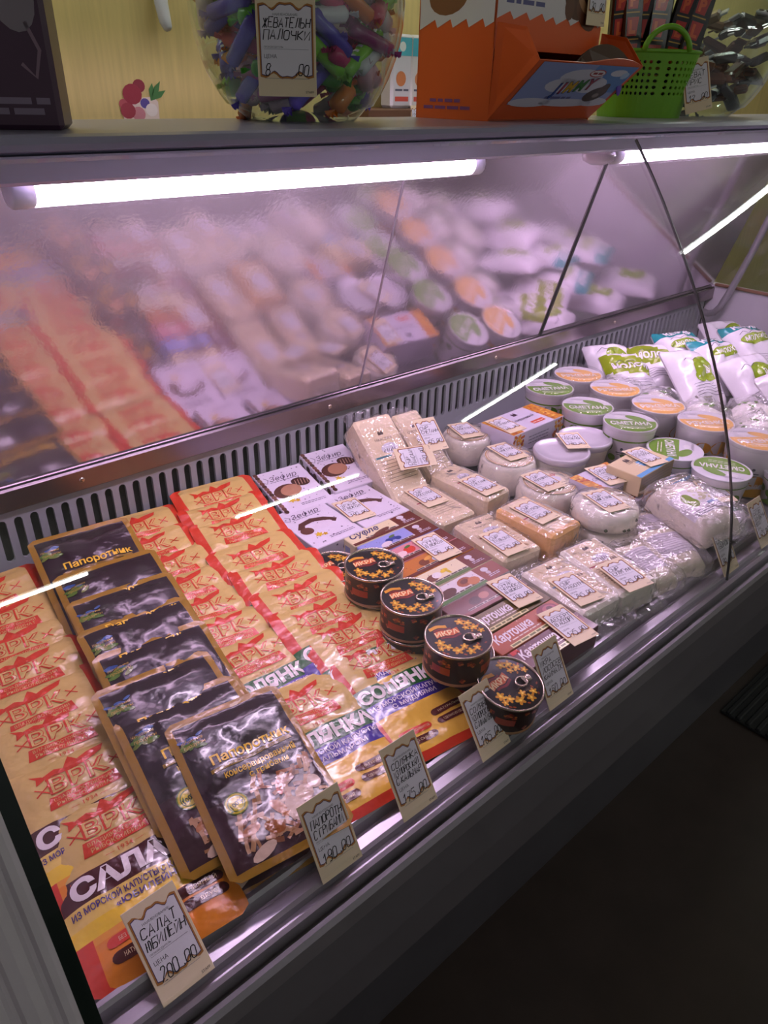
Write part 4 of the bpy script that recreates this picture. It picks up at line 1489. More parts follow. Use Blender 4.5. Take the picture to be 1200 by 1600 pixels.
# ------------------------------------------------------------------ sour cream and baked milk cups
def cup(label, loc, rz, kind, r=.0555, h=.108, dome=True, group='dairy cups'):
    rng = random.Random(int(loc[0] * 1000 + loc[1] * 77))
    t = thing('dairy_cup', label, 'cup', loc, (0, 0, rz), group)
    cc = {'s': '6e9a20', 'r': 'e8a72c'}[kind]
    cd = {'s': '4d7a1c', 'r': 'dc9420'}[kind]
    rb = r * .80
    part('cup_body', MB().lathe([(.0001, 0), (rb * .96, 0), (rb, .002), (r * .965, h - .010), (r * .98, h - .008), (r * .98, h - .004)], 40, 'ece6ea'), 'cup', t)
    rad = lambda v: rb + (r * .965 - rb) * v / (h - .010)
    cyl = lambda u, v, hh: ((rad(v) + hh) * math.cos(u), (rad(v) + hh) * math.sin(u), v)
    p = Print()
    if kind == 's':
        p.rect(-PI, h * .72, PI, h * .75, cc, 1, 40, 1)
    for k in range(14):
        u = -PI + k * .45 + rng.uniform(-.1, .1)
        s = rng.choice([.10, .18, .30, .36])
        p.ell(u, h * rng.uniform(.18, .62), s, s * .042, [cc, cd][k % 2], 1 + .1 * k, 14)
    p.rect(-PI, .002, PI, h * .13, cc, 1, 40, 1, lambda a, b: (a, b + (.008 * math.sin(a * 3) if b > .004 else 0)))
    for u in (-1.9, 1.2):
        p.text('СМЕТАНА' if kind == 's' else 'РЯЖЕНКА', u, h * .24, .010, 'f2ecec', 4, bold=.03)
        it = p.items[-1]
        p.items[-1] = ([(u + (x - u) / r, y) for x, y in it[0]], it[1], it[2], it[3])
        p.ell(u, h * .57, .06, .0032, '4a4a58', 3, 10)
        p.rect(u - .22, h * .48, u + .22, h * .50, '4a4a58', 3, 4, 1)
        p.rect(u - .17, h * .44, u + .17, h * .455, '4a4a58', 3, 4, 1)
    for k in range(7):
        p.rect(-.62, h * (.60 - k * .055), -.62 + rng.uniform(.5, .75), h * (.60 - k * .055) + .0016, '6a6670', 3, 6, 1)
    part('side_print', p.mb(cyl, .0002, .0001), 'cup', t)
    zt_ = h - .004
    part('foil', MB().disc(r * .975, zt_, 40, 'e2dce6'), 'cup', t)
    q = Print()
    pts = []
    for i in range(15):
        a = -.15 + 3.45 * i / 14 + PI
        pts.append((r * .93 * math.cos(a), r * .93 * math.sin(a)))
    wav = [(r * .93 * (1 - 2 * i / 10), r * (.34 * math.sin(i * .75) - .05)) for i in range(11)][::-1] if False else []
    q.poly(pts, cc if kind == 's' else 'eeb55c', 1)
    q.ell(.25 * r, .34 * r, r * .42, r * .20, cc if kind == 's' else 'eeb55c', 1.3, 16, -.5)
    q.ell(-.34 * r, .40 * r, r * .20, r * .12, 'f0eaf0', 2, 12)
    q.text('СМЕТАНА' if kind == 's' else 'РЯЖЕНКА', 0, -.16 * r, .016, 'f4eef2', 2.4, bold=.035, rot=.10, maxw=r * 1.5)
    q.greek(-r * .45, r * .45, -r * .5, 2, r * .12, .0018, 'f0e8e0', 2.4, rng)
    for k in range(6):
        q.stroke([(-.7 * r + k * .09 * r, .55 * r), (-.62 * r + k * .10 * r, .66 * r), (-.52 * r + k * .1 * r, .58 * r)], .0008, '6a6a78', 2)
    part('foil_print', q.mb(flat(zt_), .0002, .0001), 'cup', t, label='green printed title' if kind == 's' else 'yellow printed title')
    if dome:
        part('clear_lid', MB().lathe([(r * 1.0, h - .012), (r * 1.035, h - .011), (r * 1.035, h - .003), (r * .99, h + .002), (r * .90, h + .0045), (r * .86, h + .0035), (r * .4, h + .0042), (.0001, h + .0042)], 40), 'lid', t)
    else:
        part('lid_rim', MB().torus(r * .985, .0016, 40, 8, cz=h - .005), 'white', t)
GS, GR = 'sour cream cups', 'baked milk cups'
for x, y, rz, lab in [(1.345, .938, .1, 'green-lidded sour cream cup at the very back, below the vent'), (1.318, .815, -.1, 'green-lidded sour cream cup, middle of the column'),
                      (1.314, .708, -.15, 'green-lidded sour cream cup in front of the middle one')]:
    cup(lab, (x, y, .861), rz + R_(-41), 's', group=GS)
cup('sour cream cup without dome, green foil turned sideways, behind the butter packs', (1.316, .603, .861), PI + .5, 's', .054, .084, False, GS)
cup('sour cream cup without dome near the front, partly under the lying tag', (1.304, .500, .861), PI - 1.1, 's', .054, .084, False, GS)
cup('sour cream cup at the right edge near the front rail', (1.430, .418, .861), .5, 's', .052, .070, False, GS)
for x, y, lab in [(1.462, .944, 'yellow-lidded baked milk cup farthest back'), (1.450, .834, 'yellow-lidded baked milk cup, second from the back'), (1.438, .718, 'yellow-lidded baked milk cup, third from the back'),
                  (1.432, .606, 'yellow-lidded baked milk cup left of the glass joint'), (1.426, .496, 'yellow-lidded baked milk cup right of the glass joint')]:
    cup(lab, (x, y, .861), R_(-41), 'r', .0570, .112, True, GR)
# small plain cup between butter and sour cream
t = thing('dairy_cup', 'small white cup with a dark green spot between the butter packs and the sour cream', 'cup', (1.285, .648, .861), (0, 0, 0), GS)
part('cup_body', MB().lathe([(.0001, 0), (.018, 0), (.021, .062), (.0245, .064), (.0245, .068), (.022, .069), (.0001, .0675)], 28, ['e6dfe6'] * 6), 'cup', t)
pp = Print()
pp.ell(-2.2, .034, .5, .013, '3f6a22', 1, 14)
part('side_print', pp.mb(lambda u, v, hh: ((.0190 + .0003 * v * 100 * .33 + hh + .0015) * math.cos(u), (.0190 + .0003 * v * 100 * .33 + hh + .0015) * math.sin(u), v)), 'cup', t)

# ------------------------------------------------------------------ milk bags
def pillow(W, L, T, seed, amp=.009):
    ul, vl = lines(-W / 2, W / 2, .0085), lines(0, L, .0085)
    def hf(u, v):
        e = max(0, 1 - (2 * abs(u) / W) ** 2.6) ** .6 * max(0, 1 - abs(2 * v / L - 1) ** 3) ** .6
        n1 = smooth_noise(u * 22 + seed * 5, v * 20, seed) + .5 * smooth_noise(u * 60 + seed, v * 55, seed)
        r_ = abs(smooth_noise(u * 38 + seed, v * 30, seed * 3 + 4))
        return max(0.0, T * e + amp * (n1 * 1.2 - r_) * (.15 + e))
    return Sheet(W, L, hf, ul, vl, .006)
def milk_bag(label, loc, rot, W, L, T, seed, kind, group='milk and kefir bags'):
    sh = pillow(W, L, T, seed)
    t = thing('milk_bag', label, 'bag', loc, rot, group)
    teal = '1f8f96'
    base = 'eee8f0'
    def cf(u, v):
        if kind == 'kefir' and v > L * .80:
            return teal
        if kind == 'moloko' and .45 * L < v + .25 * u < .86 * L:
            return '8fa31c'
        if v > L - .012 or v < .012:
            return 'e4dde8'
        return base
    part('bag_body', sh.mb(cf, 'd8d0da', -.004), 'bag', t)
    p = Print()
    g = '8da81e'
    if kind == 'moloko':
        p.text('МОЛОКО', 0, L * .62, W * .17, 'f4eef2', 2, bold=.04, maxw=W * .8, rot=-.12)
    elif kind == 'kefir':
        p.text('КЕФИР', 0, L * .89, W * .13, 'f4eef2', 2, bold=.04, maxw=W * .6)
        p.ell(0, L * .62, W * .34, L * .09, g, 1, 18)
        p.text('МОЛОКО', 0, L * .62, W * .10, 'f4eef2', 2, bold=.03, maxw=W * .5)
    else:
        p.ell(W * .08, L * .58, W * .25, L * .20, g, 1, 20)
        p.ell(-W * .12, L * .44, W * .10, L * .08, g, 1, 14)
        p.text('М', W * .16, L * .57, W * .16, 'f4eef2', 2, bold=.05)
    rng = random.Random(seed)
    for k in range(5):
        p.stroke([(-W * .32, L * (.34 - k * .04)), (-W * .12, L * (.36 - k * .04)), (W * .06, L * (.33 - k * .04)), (W * rng.uniform(.1, .3), L * (.35 - k * .04))], .0012, '6e6878', 2)
    p.stroke([(-W * .3, L * .72), (-W * .2, L * .77), (-W * .1, L * .72), (0, L * .76), (W * .08, L * .73)], .0016, '5a5666', 2)
    part('bag_print', p.mb(sh, .0009, .0002, .007), 'bag', t)
bags = [('clear-topped milk bag lying farthest back against the vent', (1.600, .905, .905), (26, 0, -34), .12, .16, .036, 51, 'white'),
        ('olive green and white milk bag at the back, lower of two', (1.580, .830, .895), (26, 4, -30), .125, .17, .036, 52, 'moloko'),
        ('olive green and white milk bag at the back, right of another green one', (1.655, .815, .912), (24, -4, -36), .125, .17, .036, 53, 'moloko'),
        ('teal-topped kefir bag standing at the back beside the green milk bags', (1.760, .790, .915), (30, 0, -30), .125, .18, .036, 54, 'kefir'),
        ('white milk bag with one green blob, slanting in the middle of the bags', (1.640, .690, .905), (34, 8, -18), .130, .18, .040, 55, 'white'),
        ('white and teal kefir bag behind the glass joint', (1.800, .690, .915), (30, 4, -12), .13, .18, .038, 56, 'kefir'),
        ('white milk bag with green blob right of the glass joint', (1.745, .580, .900), (34, -8, -22), .13, .18, .040, 57, 'white'),
        ('white milk bag with round green spot at the right edge of the frame', (1.720, .470, .900), (36, -6, -12), .135, .18, .042, 58, 'white'),
        ('teal and white kefir bag against the far end wall', (1.960, .690, .915), (28, 0, -24), .13, .19, .038, 59, 'kefir'),
        ('white milk bag lying lowest at the back of the heap', (1.640, .760, .868), (6, 0, 40), .13, .17, .034, 60, 'white'),
        ('white milk bag lying low at the right of the heap', (1.880, .500, .870), (12, 0, 20), .13, .18, .036, 61, 'white'),
        ('white milk bag lying under the kefir bags by the end wall', (2.060, .560, .870), (16, 0, -10), .13, .19, .036, 62, 'kefir'),
        ('crumpled white milk bag low between the teal kefir bags', (1.890, .720, .868), (14, 0, 35), .13, .18, .038, 63, 'white'),
        ('crumpled white milk bag behind the teal kefir bags', (1.900, .850, .880), (24, 0, -30), .13, .18, .038, 64, 'white'),
        ('white milk bag in the far back corner of the counter', (2.100, .820, .880), (26, 0, -30), .13, .19, .038, 65, 'white')]
for lab, loc, r3, W, L, T, sd, kd in bags:
    milk_bag(lab, loc, tuple(R_(a) for a in r3), W, L, T, sd, kd)

# clear bags with white curd balls and green leaves
def lump(rx, ry, rz, seed, amp=.22, fr=3.0, sub=3):
    bm = bmesh.new()
    bmesh.ops.create_icosphere(bm, subdivisions=sub, radius=1.0)
    for v in bm.verts:
        d = v.co.normalized()
        k = 1 + amp * smooth_noise(d.x * fr + seed, d.y * fr, d.z * fr) + amp * .4 * abs(smooth_noise(d.x * fr * 3, d.y * fr * 3 + seed, d.z * fr * 3))
        v.co = Vector((d.x * rx * k, d.y * ry * k, d.z * rz * k))
        v.co.z = max(v.co.z, -rz * .7) + rz * .7
    for f in bm.faces:
        f.smooth = True
    return bm
def curd_bag(label, loc, r, seed):
    rng = random.Random(seed)
    t = thing('curd_bag', label, 'bag', loc, (0, 0, rng.uniform(0, 3)), 'clear bags of white curd')
    part('curd', lump(r, r * .85, r * .85, seed), 'curd', t)
    lf = MB()
    for k in range(7):
        a, q = rng.uniform(0, 2 * PI), rng.uniform(.2, .75)
        x, y = r * q * math.cos(a), r * q * .85 * math.sin(a)
        z = r * .85 * (.70 + math.sqrt(max(0, 1 - q * q)) * 1.0) + .003
        s, b = rng.uniform(.006, .010), rng.uniform(0, 6)
        c, d = math.cos(b), math.sin(b)
        pts = [(1.4, 0, 0), (.4, .55, .2), (-.7, .5, .1), (-1.2, 0, 0), (-.7, -.5, .1), (.4, -.55, .2)]
        lf.add([(x + s * (u * c - v * d), y + s * (u * d + v * c), z + w * s) for u, v, w in pts], [(0, 1, 2, 3), (0, 3, 4, 5)], '5d8a1e')
    part('green_leaves', lf, 'card', t, kind='stuff')
    part('film', lump(r * 1.16, r * 1.02, r * 1.02, seed + 3, .30, 3.5), 'film', t, label='clear crumpled bag')
for lab, loc, r, sd in [('clear bag of white curd behind the rear baked milk cups', (1.575, .895, .861), .056, 71), ('clear bag of white curd with green leaves beside the second baked milk cup', (1.560, .780, .861), .058, 72),
                        ('clear bag of white curd with green leaves left of the glass joint', (1.560, .665, .861), .060, 73), ('clear bag of white curd with green leaves right of the glass joint', (1.570, .540, .861), .062, 74),
                        ('clear bag of white curd at the right edge of the frame', (1.560, .425, .861), .058, 75), ('large clear bag of white curd between the milk bags and the last baked milk cups', (1.650, .590, .861), .064, 76),
                        ('large clear bag of white curd below the milk bag with the round green spot', (1.645, .470, .861), .062, 77)]:
    curd_bag(lab, loc, r, sd)

# ------------------------------------------------------------------ soft curd packs at the front
def soft_pack(label, loc, rot, sx, sy, sz, seed, kind):
    rng = random.Random(seed)
    t = thing('curd_pack', label, 'pack', loc, rot, 'soft cheese packs by the front rail')
    W, L = sx, sy
    ul, vl = lines(-W / 2, W / 2, .006), lines(0, L, .006)
    def hf(u, v):
        e = max(0, 1 - (2 * abs(u) / W) ** 4) ** .55 * max(0, 1 - abs(2 * v / L - 1) ** 5) ** .5
        return max(0, sz * e + .0028 * smooth_noise(u * 40 + seed, v * 34, seed) * (.3 + e))
    sh = Sheet(W, L, hf, ul, vl, .008)
    part('wrapper', sh.mb(lambda u, v: {'roll': 'f0e4d4', 'flat': 'd9d0de', 'plain': 'ecdfc8'}[kind], 'd8ccb8', 0), 'bag', t)
    p = Print()
    if kind == 'roll':
        p.rect(-W * .42, L * .22, W * .42, L * .66, 'efe6ee', 1, 8, 8)
        p.ell(-W * .20, L * .50, W * .10, L * .10, '87a02a', 2, 14)
        p.ell(-W * .16, L * .42, W * .10, L * .07, '87a02a', 2, 14)
        for k in range(24):
            p.ell(rng.uniform(-.02, .30) * W, L * rng.uniform(.40, .64), .004, .003, ['d8cfae', 'c9c2a0', 'e8e2d0'][k % 3], 2.4, 7, rng.uniform(0, 3))
        p.rect(W * .05, L * .33, W * .34, L * .37, '9ab0d8', 2, 4, 1)
        p.greek(-W * .34, W * .34, L * .29, 3, L * .03, .0014, '7a7488', 2, rng)
    elif kind == 'flat':
        p.star(0, L * .68, .016, '6a4868', 1, 8, .5)
        p.text('САЛЮТ', .012, L * .50, .010, '5a4a68', 2, bold=.02)
        p.rect(W * .05, L * .22, W * .4, L * .34, '3a6a5a', 1, 3, 2)
        p.greek(-W * .4, W * .02, L * .36, 5, L * .04, .0014, '7a7488', 2, rng)
    else:
        p.rect(-W * .38, L * .25, W * .38, L * .72, 'ddd2dc', 1, 8, 8)
        p.greek(-W * .34, W * .34, L * .68, 9, L * .046, .0008, '9a92a6', 2, rng)
    part('label_print', p.mb(sh, .0007, .0002, .006), 'card', t)
    part('film', film_box(sx + .004, sy + .004, sz * .98, seed, .016, .004), 'film', t, (0, sy / 2, 0), label='clear crinkled film')
soft_pack('cream curd roll with an olive green mark, lying on top by the glass joint', (1.128, .398, .900), (R_(4), R_(-8), R_(-16)), .092, .145, .048, 81, 'roll')
soft_pack('white curd pack with a dark star print under the lying tag', (1.215, .402, .872), (R_(6), 0, R_(-10)), .094, .140, .034, 82, 'flat')
soft_pack('film-wrapped white cheese with a small-print label by the front rail', (1.034, .402, .862), (R_(8), 0, R_(-20)), .086, .110, .036, 83, 'plain')
soft_pack('film-wrapped soft cheese partly under the tilted whitish block', (.968, .404, .862), (R_(6), 0, R_(-14)), .070, .110, .034, 84, 'plain')
soft_pack('film-wrapped soft cheese behind the small-print one, below the herb-flecked cheese', (1.085, .470, .864), (R_(4), 0, R_(-30)), .080, .090, .032, 85, 'plain')

# ------------------------------------------------------------------ tags lying on the goods
def lie(label, ls, pr, x, y, z, rz=0, rx=0, ry=0):
    # centre given; the card's own origin is its bottom edge
    h = .086
    e = Euler((R_(rx), R_(ry), R_(rz)))
    off = Vector((0, -h / 2, 0))
    off.rotate(e)
    price_tag(label, ls, pr, (x + off.x * .87, y + off.y * .87, z + off.z * .87), tuple(e), 'price tags lying on the goods').scale = (.94, .87, 1)
lie('price tag reading 195.00 lying across the white sweets boxes', ('ЗЕФИР', 'В ШОКОЛ'), ('195', '00'), .708, .866, .9068, -8)
lie('price tag reading 90.00 lying on the souffle boxes', ('СУФЛЕ', 'В ШОКОЛ'), ('90', '00'), .738, .690, .9048, -6)
lie('price tag reading 100.00 lying on the souffle boxes nearer the front', ('СУФЛЕ', 'ЧЕРНОСЛ', 'В ШОКОЛ'), ('100', '00'), .742, .530, .9048, -8)
lie('price tag reading 175.00 lying on the cake boxes near the rail', ('ДЕСЕРТ', 'В АССОРТ'), ('175', '00'), .738, .430, .9035, -8, 3)
lie('price tag reading 719.00 on the first pale cheese block', ('СЫР', 'РОССИЙСК'), ('719', '00'), .843, .822, .9062, -6)
lie('price tag reading 790.00 on the pale block with red label mark', ('СЫР', 'СМЕТАНК'), ('790', '00'), .930, .768, .9222, -3)
lie('price tag reading 705.00 leaning on the narrow upright cheese slab', ('СЫР', 'СМЕТАНН'), ('705', '00'), .930, .905, .975, -14, 33)
lie('price tag turned sideways between the two upright cheese slabs', ('СЫР', 'МААСДАМ'), ('820', '00'), .868, .880, .955, 70, 0, -30)
lie('price tag on the rearmost round white cheese', ('СЫР', 'АДЫГЕЙСК'), ('180', '00'), 1.068, .938, .9345, -18)
lie('price tag reading 188.00 on the round cheese with gold ringed label', ('СЫР', 'АДЫГЕЙСК'), ('188', '00'), 1.062, .818, .9315, -10)
lie('price tag reading 182.00 on the pink lettered round cheese', ('СЫР', 'ДОМАШНИЙ'), ('182', '00'), 1.030, .704, .9235, -8)
lie('price tag on the corn-yellow box at the back', ('СЫР', 'СЛИВОЧН'), ('60', '00'), 1.124, .879, .9508, -4)
lie('price tag lying across the two silvery lids', ('МАСЛО', 'ТОПЛЕНОЕ'), ('180', '00'), 1.183, .752, .9440, -34)
lie('price tag reading 775.00 on the pale block with folded seal', ('СЫР', 'ТИЛЬЗИТ'), ('775', '00'), .832, .628, .9062, -8)
lie('price tag reading 825.00 on the orange cheese block', ('СЫР', 'ВИТЯЗЬ'), ('825', '00'), .928, .642, .9222, -2)
lie('price tag reading 745.00 on the blue striped whitish block', ('СЫР', 'РАБОТН'), ('745', '00'), .815, .472, .9062, -12)
lie('price tag reading 775.00 on the tilted glossy whitish block', ('СЫР', 'СУЛУГУНИ'), ('775', '00'), .892, .440, .9150, -14, 2, -3)
lie('price tag on the herb-flecked round cheese', ('СЫР', 'АДЫГ С ТРАВ'), ('196', '00'), 1.036, .574, .9350, -16)
lie('price tag on the corn-yellow box beside the upper butter pack', ('СЫРОК', 'КАРАТ'), ('79', '00'), 1.130, .634, .9312, -16)
lie('price tag on the upper butter pack', ('МАСЛО', 'СЛИВОЧН'), ('185', '00'), 1.218, .612, .9500, -12)
lie('price tag on the white pack with the dark star print, crossed by the glass joint', ('ТВОРОГ', 'САЛЮТ'), ('85', '00'), 1.248, .480, .9210, -30, 4)

# ------------------------------------------------------------------ things on the top shelf
ST = 1.5112
# candy bowl
BX, BY, BR = .626, .872, .130
def bowl_prof(r, z0, rb, wall=0.0, top=.30):
    pr = []
    zc = z0 + .128
    for i in range(15):
        a = -1.02 + (1.02 + .72) * i / 14
        pr.append((r * math.cos(a) - wall, zc + .158 * math.sin(a) * (1 if a < 0 else .95)))
    return pr
def glass_bowl(name, label, loc, r, sc, group=None):
    t = thing(name, label, 'bowl', loc)
    o = bowl_prof(r, .0, .06)
    base = [(.0001, .0005), (r * .46, .0005), (r * .48, .004), (r * .47, .007)]
    inner = [(q[0] - .004, q[1] + .003) for q in o][::-1]
    prof = base + [(q[0], q[1] * sc) for q in o if q[1] > .008] + [(q[0], q[1] * sc) for q in inner] + [(.0001, .012)]
    part('bowl_glass', MB().lathe(prof, 56), 'bowl', t, fix=True)
    return t
glass_bowl('candy_bowl', 'large round glass bowl filled with wrapped chewy sweets', (BX, BY, ST), BR, 1.0)
cw = random.Random(9)
palette = ['d83a80', '66c035', '5c48c8', 'f07c34', 'f0608e', '96d84a', 'e03870', 'f2b8ce', '7460d8', '4aa02a', 'f89040', 'ece6f2', 'a83884', 'f6dae8']
def make_candy(col, kind):
    t = thing('wrapped_candy', 'candy', 'candy', group='wrapped sweets in the big glass bowl')
    L = .066 if kind == 0 else .038
    r = .0088 if kind == 0 else .0108
    m = MB()
    m.tube([(-L / 2, 0, 0), (-L / 2 + .004, 0, 0), (L / 2 - .004, 0, 0), (L / 2, 0, 0)], [r * .45, r, r, r * .45], 10, col)
    part('wrapper', m, 'candy', t)
    for s in (-1, 1):
        f_ = MB()
        pts = [(s * L / 2, 0, 0)]
        n = 9
        for i in range(n):
            a = -.9 + 1.8 * i / (n - 1)
            pts.append((s * (L / 2 + .012 * math.cos(a)), .013 * math.sin(a), .003 * (-1) ** i))
        f_.add(pts, [(0, i, i + 1) for i in range(1, n)], col)
        part('twist', f_, 'candy', t)
    if kind == 0:
        p = Print()
        for k in range(4):
            p.rect(-.6, -.016 + k * .009, .6, -.012 + k * .009, 'e8e4ec', 1, 4, 1)
        b = p.mb(lambda u, v, h: (v, (r + h) * math.sin(u), (r + h) * math.cos(u)), .0003, .0001)
        part('stripes', b, 'candy', t)
    return t
protos = [make_candy(c, 1 if i % 3 == 1 else 0) for i, c in enumerate(palette)]
cname = ['crimson', 'leaf green', 'violet', 'orange', 'pink', 'light green', 'raspberry', 'pale pink', 'lilac blue', 'dark green', 'bright orange', 'white', 'plum', 'rose white']
def zone(p_, lim):
    u = (p_.x * .751 - p_.y * .660) / lim
    h_ = 'far left' if u < -.5 else 'left' if u < 0 else 'right' if u < .5 else 'far right'
    d_ = 'back' if p_.x * .579 + p_.y * .643 > .03 else 'front'
    v_ = 'near the base' if p_.z < .06 else 'low down' if p_.z < .1 else 'halfway up' if p_.z < .145 else 'high up'
    return '%s %s, at the %s' % (h_, v_, d_)
spots, tries = [], 0
zc = .135
while len(spots) < 190 and tries < 16000:
    tries += 1
    z = .020 + .185 * cw.random()
    rm = BR * math.sqrt(max(0.0, 1 - ((z - zc) / .158) ** 2)) - .020
    if rm < .02:
        continue
    q = rm * (1 - .30 * cw.random() ** 2)          # mostly the outer shell, which shows through the glass
    a = cw.uniform(0, 2 * PI)
    p_ = Vector((q * math.cos(a), q * math.sin(a), z))
    if all((p_ - s[0]).length > .0185 for s in spots):
        spots.append((p_, a))
for k, (p_, a) in enumerate(spots):
    b = protos[k % len(protos)]
    loc = (BX + p_.x, BY + p_.y, ST + p_.z)
    rot = (cw.uniform(-.3, .3), cw.uniform(-.8, .8), a + PI / 2 + cw.uniform(-.5, .5))
    lab = '%s sweet in big bowl, %s' % (cname[k % len(protos)], zone(p_, BR))
    if b.get('used'):
        copy_tree(b, lab, loc, rot)
    else:
        b['used'] = 1
        b['label'] = lab
        b.location, b.rotation_euler = loc, rot
price_tag('price tag reading 8.00 stuck on the big glass bowl', ('ЖЕВАТЕЛЬН', 'ПАЛОЧКИ'), ('8', '00'), (.524, .752, ST + .028), (R_(86), 0, R_(-40)), 'price tags on the shelf', w=.062, h=.092)

# candy carton with an open front tray
CX, CY, CROT = .889, .787, 3
t = thing('candy_carton', 'orange and white candy carton with an open slanted front tray', 'box', (CX, CY, ST), (0, 0, R_(CROT)))
cwid, cdep, chei = .262, .140, .235
shell = MB()
th = .0016
def wallq(m, a, b, z0, z1, col):
    """cardboard wall between two plan points"""
    a, b = Vector((a[0], a[1], 0)), Vector((b[0], b[1], 0))
    n = (b - a).cross(Vector((0, 0, 1))).normalized() * th
    vs = [(a.x, a.y, z0), (b.x, b.y, z0), (b.x, b.y, z1), (a.x, a.y, z1)]
    vs += [(v[0] - n.x, v[1] - n.y, v[2]) for v in vs]
    m.add(vs, [(0, 1, 2, 3), (7, 6, 5, 4), (0, 4, 5, 1), (1, 5, 6, 2), (2, 6, 7, 3), (3, 7, 4, 0)], col)
OR, WH = 'ec6426', 'e4e0e2'
wallq(shell, (0, cdep), (0, 0), 0, chei, OR)
wallq(shell, (cwid, 0), (cwid, cdep), 0, chei, OR)
wallq(shell, (cwid, cdep), (0, cdep), 0, chei, OR)
wallq(shell, (0, 0), (cwid, 0), .088, chei, OR)
shell.rbox(cwid / 2, cdep / 2, .0015, cwid - .004, cdep - .004, .003, .0005, 'b0502a')
shell.rbox(cwid / 2, cdep / 2, chei, cwid, cdep, .002, .0005, OR)
part('carton', shell, 'carton', t, fix=True)
def wavy_top(p, x0, x1, zc_, zt_, col, layer=1, n=28, amp=.006, waves=6.5):
    vs = []
    for i in range(n + 1):
        x = x0 + (x1 - x0) * i / n
        k = (i / n * waves) % 1
        vs.append((x, zc_ + amp * (k - .5) * 2))
    vs2 = [(x, zt_) for x, _ in vs]
    p.items.append((vs + vs2, [(i, i + 1, n + 2 + i, n + 1 + i) for i in range(n)], col, layer))
p = Print()
wavy_top(p, .002, cdep - .002, .118, chei - .001, WH, waves=4.5)
p.ell(.055, .150, .036, .022, '8a5a3a', 2, 18, .1)
p.ell(.062, .152, .016, .005, 'd8c0a0', 3, 12, .2)
p.greek(.028, .092, .022, 1, .007, .0042, '8a4a8a', 2, random.Random(4))
p.greek(.016, .106, .013, 1, .007, .0042, '8a4a8a', 2, random.Random(5))
part('side_print', p.mb(lambda u, v, h: (-h, cdep - u, v)), 'carton', t, label='white splash and brown sweet print')
p = Print()
wavy_top(p, .002, cwid - .002, .128, chei - .001, WH, waves=7.5)
p.greek(.020, .110, .150, 2, .009, .0055, '5a5a90', 2, random.Random(6))
p.ell(.195, .165, .040, .034, '5a3220', 2, 20, .3)
p.ell(.215, .140, .030, .018, '6a3d28', 2.5, 16, -.5)
p.ell(.205, .150, .017, .006, 'b88a60', 3, 14, -.6)
p.ell(.170, .145, .012, .016, '6a3d28', 2.5, 12)
part('front_print', p.mb(lambda u, v, h: (u, -h, v)), 'carton', t, label='white splash and brown sweet print')
# slanted tray
tr = thing  # (kept simple: tray is a part with its own print)
ang = R_(50)
TL = .098
def tray_pt(u, v, h=0):
    return (u + v * .34 * (u / cwid - .0) * .35 + v * .10, -v * math.sin(ang) * .95 - h * math.cos(ang), .002 + v * math.cos(ang) * 1.15 - h * math.sin(ang) * 0)
tm = MB()
nT = 12
fr, bk = [], []
for i in range(nT + 1):
    fr.append(tray_pt(cwid * i / nT, 0))
for i in range(nT + 1):
    u = cwid * i / nT
    bump_ = .010 * math.sin(PI * max(0, (u / cwid - .45) / .55)) if u > .45 * cwid else 0
    bk.append(tray_pt(u, TL + bump_))
vs = fr + bk
vs2 = [(x, y + .0016, z + .001) for x, y, z in vs]
n1 = nT + 1
fs = [(i, i + 1, n1 + i + 1, n1 + i) for i in range(nT)]
fs2 = [tuple(2 * n1 + k for k in f)[::-1] for f in fs]
rim = list(range(nT + 1)) + [n1 + i for i in range(nT, -1, -1)]
fs3 = [(rim[i], 2 * n1 + rim[i], 2 * n1 + rim[(i + 1) % len(rim)], rim[(i + 1) % len(rim)]) for i in range(len(rim))]
tm.add(vs + vs2, fs + fs2 + fs3, OR)
tray = part('tray_front', tm, 'carton', t, label='slanted tray front with multicoloured title')
for x0, dx in ((0.0, .0015), (cwid, -.0015)):
    ear = MB()
    a0, a1, a2 = (x0, 0, .002), tray_pt(x0, TL), (x0, -.004, .118)
    mid = (x0 + .012 * (1 if x0 == 0 else .6), a1[1] * .62, .112)
    q = [a0, a1, mid, a2]
    ear.add(q + [(x + dx, y, z) for x, y, z in q], [(0, 1, 2, 3), (7, 6, 5, 4), (0, 4, 5, 1), (1, 5, 6, 2), (2, 6, 7, 3), (3, 7, 4, 0)], OR)
    part('tray_side', ear, 'carton', t)
p = Print()
sky = [(.016, .020)]
p.rect(.012, .026, cwid - .010, TL - .002, '9aa6d6', 1, 10, 3)
p.rect(cwid * .55, .050, cwid - .010, TL - .002, '5f8fd0', 1.3, 6, 2)
for x, y, rx, ry in [(.130, .074, .052, .014), (.100, .060, .040, .012), (.170, .062, .040, .014), (.215, .084, .022, .006), (.060, .030, .05, .008), (.15, .030, .07, .007), (.22, .032, .04, .008)]:
    p.ell(x, y, rx, ry, 'e0dce8', 2, 16)
p.ell(.160, .082, .020, .0065, 'c03028', 3, 16)
p.ell(.160, .082, .018, .005, 'f0e8ea', 3.4, 16)
p.text('Kotti', .160, .082, .006, 'a02020', 4) if False else p.greek(.148, .172, .080, 1, .003, .0035, 'a02020', 4, random.Random(3))
for ch, c, x, y in [('J', '2f58b0', .094, .054), ('I', 'c03050', .107, .056), ('M', 'e8b820', .124, .058), ('M', '3a8a3a', .147, .061), ('Y', 'b02a50', .168, .064)]:
    p.text(ch, x, y, .019, '1c1c30', 3.6, bold=.06, rot=.10)
    p.text(ch, x, y, .019, c, 4.4, bold=.02, rot=.10)
p.ell(.206, .046, .026, .013, '4a3a36', 3, 16, .15)
p.ell(.216, .054, .012, .012, '5a4640', 3.4, 14)
p.ell(.210, .044, .008, .004, '9a8a80', 4, 10)
